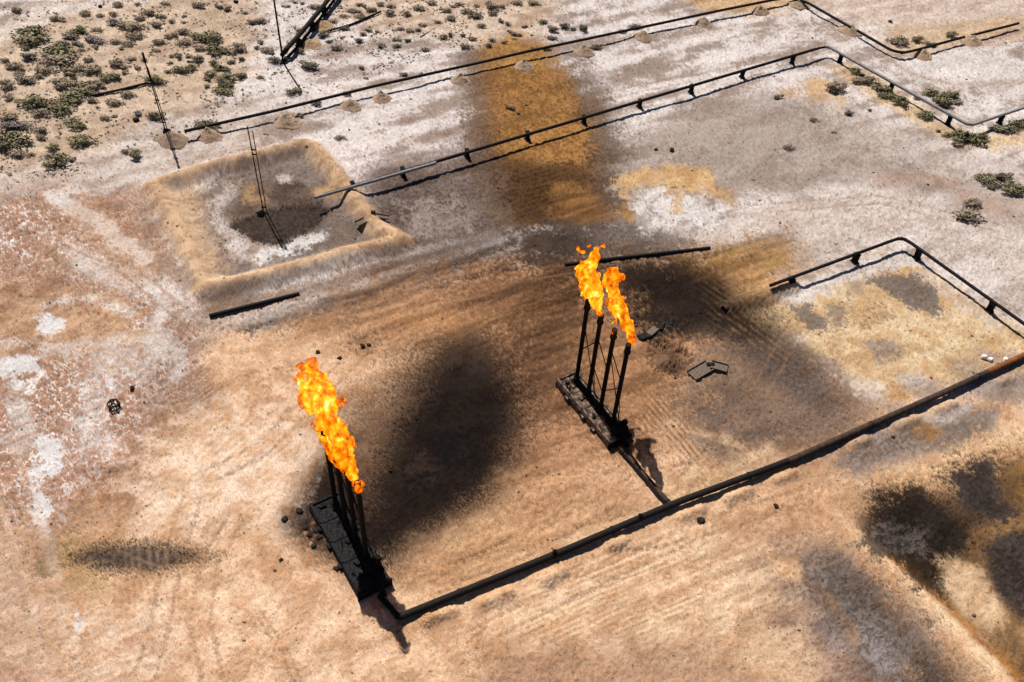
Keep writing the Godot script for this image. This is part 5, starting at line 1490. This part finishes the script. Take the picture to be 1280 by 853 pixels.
func build_debris() -> void:
	# wire cage at the left
	var p := points3("-40.91,-61.13")[0]
	p.y = height_at(p.x, p.z)
	var t := thing("wire_cage", "small rusty many-sided wire cage standing alone on the crusted ground at the left", "cage", p, 0.3)
	for k in 6:
		var a0 := TAU * k / 6
		var a1 := TAU * (k + 1) / 6
		var q0 := Vector3(cos(a0), 0, sin(a0))
		var q1 := Vector3(cos(a1), 0, sin(a1))
		part("upright", bar_mesh(q0 * 0.55, q0 * 0.62 + Vector3(0, 0.68, 0), 0.065, 6), mat["rusted_wire"], t)
		part("top_bar", bar_mesh(q0 * 0.62 + Vector3(0, 0.68, 0), Vector3(0.1, 1.15, 0), 0.045, 6), mat["rusted_wire"], t)
		part("hoop_bar", bar_mesh(q0 * 0.62 + Vector3(0, 0.68, 0), q1 * 0.62 + Vector3(0, 0.68, 0), 0.065, 6), mat["rusted_wire"], t)
		part("hoop_bar", bar_mesh(q0 * 0.55 + Vector3(0, 0.06, 0), q1 * 0.55 + Vector3(0, 0.06, 0), 0.065, 6), mat["rusted_wire"], t)
		part("cross_bar", bar_mesh(q0 * 0.55 + Vector3(0, 0.06, 0), q1 * 0.62 + Vector3(0, 0.68, 0), 0.03, 6), mat["rusted_wire"], t)
	# pale blocks at the right
	var labels := ["white block with a dark shadow, leftmost of the three at the right edge", "low white block in the middle of the three at the right edge", "white block nearest the right edge by the orange end of the pipeline"]
	var k := 0
	for q in points3("54.62,-77.10 55.28,-76.78 57.09,-76.95"):
		var o := part("white_block", lump_mesh(80 + k, Vector3([0.32, 0.28, 0.28][k], [0.32, 0.2, 0.26][k], 0.26), 0.25), mat["white_block"], self, q + Vector3(0, 0.2, 0), Vector3(0, k * 0.8, 0))
		tag(o, labels[k], "block", "white blocks")
		k += 1
	# rocks
	var rocks := [["-21.48,-70.78", 0.2, "small black rock behind the left flame, the upper one"], ["-18.97,-70.18", 0.22, "small black rock just right of the top of the left flame"], ["-16.71,-72.20", 0.24, "black rock in a small rubble patch between the flames, the larger one"], ["-16.04,-72.51", 0.2, "black rock in a small rubble patch between the flames, the smaller one"], ["19.71,-52.33", 0.34, "small black lump alone on pale sand below the header pipeline"], ["27.41,-54.54", 0.22, "tiny black lump on sand near the lower right slope"], ["-14.75,-44.27", 0.2, "tiny dark stone on sand just below the left flare"], ["-19.97,-44.77", 0.16, "tiny dark stone on pale sand left of the left flare"], ["-39.91,-63.74", 0.22, "small black stone on the salt right of the wire cage"], ["60.83,-155.24", 0.3, "dark stone on the tan track at the upper right"], ["-54.80,-111.76", 0.35, "small black stone on the pale flat left of the twin-pipe mast"], ["-70.26,-141.95", 0.3, "black stone on the sand near the top left corner"], ["-49.34,-146.53", 0.32, "black stone at the top edge left of the bare mast"], ["18.45,-113.56", 0.22, "dark stone below the long post pipeline"], ["20.73,-113.63", 0.3, "flat dark stone below the long post pipeline, the right one"]]
	k = 0
	for r in rocks:
		var q := points3(r[0])[0]
		q.y = height_at(q.x, q.z) + float(r[1]) * 0.3
		var o := part("dark_rock", lump_mesh(90 + k, Vector3(1.2, 0.8, 1.0) * float(r[1]), 0.4), mat["slag"], self, q, Vector3(0, k, 0))
		tag(o, r[2], "rock", "scattered dark rocks")
		k += 1
	# slag beside the left flare
	var slag_names := ["burnt slag block beside the left flare, highest of the pile", "burnt slag block left of the left flare, farthest left", "burnt slag block by the left flare, in the middle of the pile", "burnt slag block by the left flare, closest to the plinth", "burnt slag block by the left flare, lowest in the picture", "flat burnt slag slab beside the left flare pile", "small burnt slag lump between two blocks by the left flare"]
	k = 0
	for q in points3("-19.35,-50.14 -20.53,-49.15 -17.42,-48.15 -16.90,-47.41 -17.24,-46.43 -18.43,-48.25 -17.90,-47.50"):
		q.y = height_at(q.x, q.z) + 0.12
		var o := part("slag_block", lump_mesh(120 + k, Vector3(0.34, 0.13, 0.26) * (1.0 - 0.06 * k), 0.35), mat["slag"], self, q, Vector3(0.2, k * 1.1, 0.1))
		tag(o, slag_names[k], "slag", "burnt slag by the left flare")
		k += 1
	# trough pieces
	var places := [["20.20,-71.09 22.52,-72.98 24.45,-72.44", "grey concrete trough broken in two beside the round hole, right of the right flare", 1.5], ["-20.48,-92.27 -18.72,-94.03 -16.84,-93.76", "narrow grey concrete trough broken in two across the sand bund", 0.95]]
	for s in places:
		var q := points3(s[0])
		for i in 3:
			q[i].y = height_at(q[i].x, q[i].z) + 0.12
		t = thing("concrete_trough", s[1], "trough")
		for i in 2:
			var mid := q[i].lerp(q[i + 1], 0.5)
			var l: float = q[i].distance_to(q[i + 1]) * 0.96
			var w: float = s[2] * (1.0 if i == 0 else 0.75)
			var along_ := (q[i + 1] - q[i]).normalized()
			var turn := Vector3(0, atan2(along_.x, along_.z), 0)
			part("trough_bed", block_mesh(Vector3(w, 0.14, l), 0.03), mat["grey_concrete"], t, mid, turn)
			for sd in [-1.0, 1.0]:
				part("trough_wall", block_mesh(Vector3(0.14, 0.16, l), 0.03), mat["grey_concrete"], t, mid + Basis(Vector3.UP, turn.y) * Vector3(sd * w * 0.5, 0.16, 0), turn)
		part("junction_box", block_mesh(Vector3(s[2] * 0.6, 0.3, 0.5), 0.05), mat["black_concrete"], t, q[1] + Vector3(0, 0.05, 0))
	t = thing("burnt_slab", "charred broken slabs lying on dark ground behind the right flare", "slab")
	var bits := points3("15.27,-76.88 16.24,-77.75 17.22,-78.62 18.39,-79.38")
	for i in 4:
		bits[i].y = height_at(bits[i].x, bits[i].z) + 0.15
		part("slab_piece", block_mesh(Vector3(1.0 - 0.12 * i, 0.16, 1.7 - 0.2 * i), 0.04), mat["black_concrete"] if i != 1 else mat["grey_concrete"], t, bits[i], Vector3(0.1 * i - 0.1, -1.0 + 0.3 * i, 0.15))

func build_scrub() -> void:
	shrubs("-77.25,-131.28,6.09,2.87,g -76.72,-129.54,3.91,1.78,g -70.36,-134.05,2.21,1.71,b -71.71,-132.61,3.56,1.78,n -67.43,-131.47,3.50,1.26,p -75.26,-137.11,2.20,1.17,n -82.65,-138.89,1.69,1.31,n -71.78,-139.38,1.91,1.17,n -76.80,-128.18,1.77,0.99,g -74.99,-125.15,2.43,1.73,p -70.77,-124.72,5.13,1.44,n -71.49,-127.03,5.89,1.52,g -73.24,-128.04,2.10,1.05,n -76.37,-122.63,2.75,1.38,n -71.57,-122.12,2.71,1.42,n -74.04,-119.76,3.71,1.69,n -75.47,-117.55,2.35,2.01,n -67.49,-121.89,2.68,1.81,n -65.28,-123.17,3.68,2.01,n -66.97,-123.30,2.02,1.35,n -62.13,-125.32,2.35,1.88,n -61.70,-121.38,2.80,1.58,g -63.04,-119.30,2.45,1.63,n -64.42,-118.23,3.59,1.83,n -67.27,-118.89,3.63,1.91,n -64.93,-116.45,4.54,1.81,g -65.62,-112.87,4.47,1.47,g -69.67,-113.83,4.38,2.59,g -67.93,-111.53,2.71,1.60,n -78.51,-124.20,1.57,1.05,n -74.05,-114.79,1.65,1.12,n -71.96,-120.82,1.69,0.88,n -68.53,-128.49,1.25,0.83,n -66.64,-129.65,1.45,0.76,n -69.86,-130.07,2.17,1.05,p -71.63,-129.86,2.11,1.33,p -69.26,-139.02,1.46,0.95,n -66.60,-136.85,2.15,1.50,p -68.38,-134.67,2.14,1.07,n -62.14,-115.45,1.66,1.22,n -66.46,-125.67,1.70,1.22,n -67.94,-118.32,1.98,1.32,n -65.36,-114.85,2.90,1.61,g -61.16,-121.97,1.65,1.32,g",
		"at the far left", "scrub at the far left")
	shrubs("-62.98,-135.94,4.25,1.77,n -62.01,-133.40,3.14,1.05,n -59.42,-137.22,2.12,1.48,p -62.07,-140.62,2.17,1.59,n -62.29,-131.38,2.42,0.83,n -64.16,-131.43,2.08,1.04,n -54.93,-135.93,2.16,1.53,n -51.08,-134.54,4.80,1.65,g -54.16,-132.69,2.46,1.50,n -54.98,-144.15,2.17,1.52,n -51.75,-144.34,1.51,1.08,n -49.99,-143.88,1.51,1.15,d -47.24,-143.33,1.07,0.71,n -45.19,-140.18,1.75,1.05,d -47.62,-130.86,4.35,1.54,g -45.38,-131.78,2.34,2.01,n -51.17,-128.10,2.33,1.99,n -52.27,-125.03,2.62,1.64,g -50.87,-125.91,1.97,1.38,g -46.27,-126.20,2.93,1.43,g -44.72,-123.07,3.52,1.92,g -44.55,-121.82,2.86,1.27,d -43.23,-124.26,1.92,1.60,d -44.81,-119.96,3.15,1.20,g -47.82,-124.64,2.01,1.36,n -47.73,-123.21,1.29,0.97,n -47.33,-121.17,1.15,0.83,n -47.98,-127.53,1.65,1.19,g -45.57,-128.24,1.18,0.99,g -44.25,-129.05,0.99,1.38,d -54.95,-121.50,2.98,1.94,g -54.13,-124.70,1.05,0.79,n -53.66,-128.79,1.68,1.21,n -54.49,-126.93,1.13,0.73,n -54.91,-128.88,0.94,0.74,n -57.62,-130.27,1.43,0.75,n -57.95,-132.37,2.06,1.17,n -58.51,-127.22,1.01,0.81,n -58.67,-124.83,1.00,1.00,n -60.13,-123.33,1.19,0.86,n -62.89,-129.90,1.03,0.69,n -57.79,-117.50,2.30,1.28,n -58.95,-115.33,2.54,1.21,n -56.91,-134.10,1.38,1.04,n -56.14,-134.69,1.25,1.25,n -57.67,-138.84,1.06,1.28,n -59.95,-140.00,1.79,0.93,n -62.81,-138.88,1.79,1.08,n -64.80,-136.17,1.42,0.92,n -67.19,-139.55,1.45,1.09,n -60.77,-124.84,1.34,1.00,n -60.34,-127.23,1.35,0.88,n -51.13,-131.28,2.03,1.01,n -49.74,-133.03,1.70,0.88,n -67.61,-142.75,1.84,1.11,n -64.56,-143.39,1.10,0.74,n -60.15,-143.94,1.46,0.88,n -56.31,-140.80,1.07,0.64,n -55.82,-139.08,1.06,0.64,n",
		"beyond the twin mast", "scrub beyond the twin-pipe mast")
	shrubs("-54.96,-113.16,1.49,0.99,p -52.03,-112.82,2.52,1.85,g -58.99,-111.68,1.56,1.00,n -62.66,-109.77,3.27,1.50,g -61.95,-108.57,1.24,0.68,n -60.47,-105.60,3.40,1.82,g -63.71,-104.08,1.88,1.34,g -62.15,-101.03,3.93,2.44,g -60.25,-102.02,1.25,0.83,n -65.92,-102.50,1.21,0.79,n -52.21,-103.64,1.82,1.70,g -53.93,-104.35,1.24,0.77,d -44.48,-111.57,3.37,1.26,g -72.13,-110.12,2.89,1.93,n -70.20,-108.10,3.79,1.58,p -69.40,-104.77,5.59,2.36,g -70.06,-103.10,1.85,1.85,g -67.68,-102.20,2.20,1.46,n -66.77,-107.80,1.87,1.56,n -66.13,-106.15,1.30,1.05,n -63.98,-107.71,0.62,0.50,d -60.97,-114.14,0.63,0.57,n -58.09,-112.35,0.87,0.56,n -83.28,-138.86,0.38,0.38,d",
		"left of the twin mast", "shrubs on the pale flat by the twin-pipe mast")
	shrubs("-35.94,-146.53,2.13,1.14,n -40.97,-146.07,1.43,0.71,n -43.69,-140.65,2.10,1.47,n -42.38,-134.24,1.35,1.01,n -40.92,-131.94,2.39,1.20,n -39.05,-129.09,2.16,1.50,d -37.16,-138.64,1.44,1.03,d -35.94,-132.60,1.99,1.19,d -33.21,-138.04,2.24,1.36,d -30.47,-134.22,1.99,1.19,d -33.69,-128.29,3.10,1.61,d -25.89,-129.10,1.16,0.96,d -34.68,-121.26,2.24,1.43,g -26.80,-121.74,1.42,0.80,n -27.44,-136.86,1.68,1.01,d -23.81,-135.82,1.20,1.53,n -30.83,-118.86,1.71,1.10,p -19.22,-128.34,1.33,0.83,d -16.68,-128.77,0.95,0.64,n -31.97,-136.45,1.41,0.67,g -40.30,-124.54,1.28,0.77,n -32.38,-115.71,1.20,0.90,n -25.93,-110.77,1.74,0.58,n -36.30,-110.82,0.88,0.41,n -42.68,-132.82,1.01,0.80,n -38.61,-147.46,0.86,0.65,n -40.00,-147.78,1.08,0.58,n",
		"by the single mast", "shrubs round the single mast")
	shrubs("-27.04,-146.74,2.19,1.20,d -28.78,-148.35,1.78,0.93,n -25.86,-148.90,1.50,0.93,n -23.79,-146.03,1.82,1.47,n -23.99,-148.69,1.78,0.92,n -21.01,-146.22,1.47,1.26,n -19.13,-148.49,2.19,1.27,n -17.35,-150.52,1.78,0.93,n -14.90,-147.94,1.83,1.27,n -11.42,-148.14,2.18,1.41,n -9.50,-146.88,2.86,1.40,d -13.85,-145.65,1.74,1.11,n -15.68,-144.22,1.38,0.90,n -17.87,-143.27,1.72,0.89,n -19.88,-141.08,1.57,0.89,n -18.62,-141.38,1.23,0.89,d -21.40,-141.59,1.44,0.75,n -21.59,-138.12,1.41,0.74,g -21.34,-136.24,1.53,0.86,d -20.01,-138.25,1.21,0.87,d -16.69,-135.69,1.85,0.79,d -14.41,-139.74,1.55,1.21,g -13.37,-140.63,1.01,1.01,d -10.51,-137.23,2.06,1.13,d -11.29,-140.72,1.01,0.81,d -9.61,-139.89,1.41,1.01,n -7.08,-138.15,1.40,0.87,d -6.55,-139.80,1.41,0.81,n -8.47,-144.16,1.72,1.03,n -7.57,-150.36,2.56,1.99,n -5.64,-146.18,1.25,1.04,n -4.28,-145.46,1.04,1.45,n -4.44,-139.47,1.01,0.80,d -3.82,-143.00,1.02,0.82,n -9.96,-150.77,1.14,0.78,n -32.58,-142.53,1.74,0.90,n -31.11,-144.40,1.75,0.84,n -30.29,-140.52,2.06,1.03,g -28.49,-144.40,1.74,0.91,n -26.53,-140.21,1.23,0.82,g -27.13,-138.88,1.35,0.81,n -30.26,-146.21,1.76,0.78,n -29.09,-146.09,1.13,0.70,n -24.91,-140.16,1.09,0.75,n -2.82,-121.13,0.97,0.91,d -12.66,-150.77,1.43,0.71,n -13.59,-149.95,1.42,0.71,n -7.10,-148.29,1.76,1.05,n -5.75,-150.85,1.42,1.07,n -30.28,-137.68,1.01,0.54,n -28.79,-138.27,0.68,0.41,n",
		"in the top-edge strip", "scrub strip beyond the far pipeline")
	shrubs("3.15,-144.27,1.92,1.37,d 5.10,-145.78,1.94,1.46,d 8.07,-145.38,1.73,1.73,d 6.59,-145.39,1.04,0.83,d 3.04,-142.00,1.90,0.88,d 2.32,-138.64,1.53,1.13,n 0.41,-138.28,1.20,0.80,d 1.28,-146.70,1.95,0.91,d -1.46,-145.01,1.04,0.69,d -2.82,-142.38,1.77,1.02,d 16.53,-147.28,2.67,1.05,d 10.32,-140.10,2.16,1.21,d -0.27,-153.09,2.23,0.94,n -2.99,-152.93,2.16,0.79,n -3.08,-141.05,1.01,0.54,n 14.34,-145.85,1.74,0.77,n -2.23,-121.01,0.73,0.79,d -1.44,-120.05,0.72,0.36,d -0.31,-122.43,0.55,0.37,d -0.22,-142.47,0.68,0.41,n",
		"behind the far pipeline", "shrubs behind the far pipeline")
	shrubs("60.54,-148.41,3.58,1.72,n 64.24,-149.67,2.12,1.51,n 65.99,-148.62,2.34,1.28,g 70.53,-152.16,2.17,1.55,n 51.46,-138.20,2.17,1.19,g 52.36,-137.40,1.05,0.70,g 51.53,-135.29,2.41,1.38,n 53.25,-135.26,2.63,1.87,n 54.43,-133.37,3.43,1.72,g 54.96,-131.47,2.79,1.50,g 56.98,-129.46,3.11,2.03,g 59.98,-126.67,2.76,1.48,g 62.15,-122.20,1.85,0.99,g 65.09,-121.05,5.47,2.32,g 67.09,-121.86,2.01,1.67,g 62.93,-119.59,1.64,0.98,n 60.98,-123.20,0.86,0.53,d 47.55,-132.42,3.10,2.36,n 46.94,-131.62,1.54,1.07,d 48.08,-125.86,1.50,1.11,d 51.55,-127.22,0.86,0.66,d 62.20,-133.22,2.44,1.74,g 63.50,-130.98,3.88,2.63,g 65.20,-132.76,2.45,1.75,g 66.00,-131.11,1.74,1.04,n 70.29,-124.70,2.46,1.37,g 71.73,-124.52,3.08,1.58,g 73.65,-125.88,2.50,1.94,g 37.90,-128.96,1.50,1.30,n 37.54,-115.97,1.82,0.91,n 42.53,-123.64,1.47,0.83,n 45.01,-120.81,0.95,0.44,n 59.76,-131.50,1.38,0.69,n",
		"by the pale pipeline", "shrubs along the post pipeline")
	shrubs("64.56,-111.45,3.03,1.71,g 67.52,-112.44,3.07,1.60,g 67.71,-109.81,3.79,1.45,g 65.44,-110.14,1.89,1.13,g 69.24,-109.81,1.91,1.14,g 59.93,-102.79,3.76,2.09,n 61.15,-105.74,2.74,1.52,n",
		"at the right edge", "shrubs at the right edge")
	# loose stones and dead tufts that nobody could count
	var rng := RandomNumberGenerator.new()
	rng.seed = 77
	var zone := points2("-91.27,-144.02 -1.45,-157.03 -8.31,-137.58 -13.34,-136.91 -24.38,-126.18 -38.22,-118.02 -45.62,-111.12 -56.27,-99.80 -69.65,-94.07")
	var places: Array = []
	var tries := 0
	while places.size() < 3200 and tries < 40000:
		tries += 1
		var q := Vector2(rng.randf_range(-105, 25), rng.randf_range(-190, -70))
		if not inside(q, zone) or n_broad.get_noise_2d(q.x * 1.5, q.y * 1.5) + n_mid.get_noise_2d(q.x * 0.6, q.y * 0.6) < rng.randf_range(-0.15, 0.5):
			continue
		var s := rng.randf_range(0.12, 0.36)
		places.append(Transform3D(Basis(Vector3.UP, rng.randf() * TAU).scaled(Vector3(s * 1.3, s * 0.8, s * 1.2)), Vector3(q.x, height_at(q.x, q.y), q.y)))
	scatter("dry_tufts", "small dead tufts sprinkled over the pale ground between the shrubs", shrub_mesh("n", 1), mat["leaf"], places)
	places = []
	var tints: Array = []
	tries = 0
	while places.size() < 7000 and tries < 60000:
		tries += 1
		var q := Vector2(rng.randf_range(-95, 95), rng.randf_range(-180, -25))
		if n_broad.get_noise_2d(q.x + 50.0, q.y) < rng.randf_range(-0.4, 0.3):
			continue
		var s := rng.randf_range(0.03, 0.075) * (1.0 + 1.2 * float(rng.randf() > 0.97))
		var here := ground_at(q.x, q.y)
		places.append(Transform3D(Basis(Vector3.UP, rng.randf() * TAU).scaled(Vector3(s * 1.2, s, s)), Vector3(q.x, here.a + s * 0.3, q.y)))
		var tint := rng.randf_range(0.45, 1.05)
		tints.append(Color(here.r * tint, here.g * tint, here.b * tint))
	scatter("loose_stones", "small loose stones and clods scattered over the ground", lump_mesh(140, Vector3.ONE, 0.4, 5, 7), mat["clod"], places, tints)
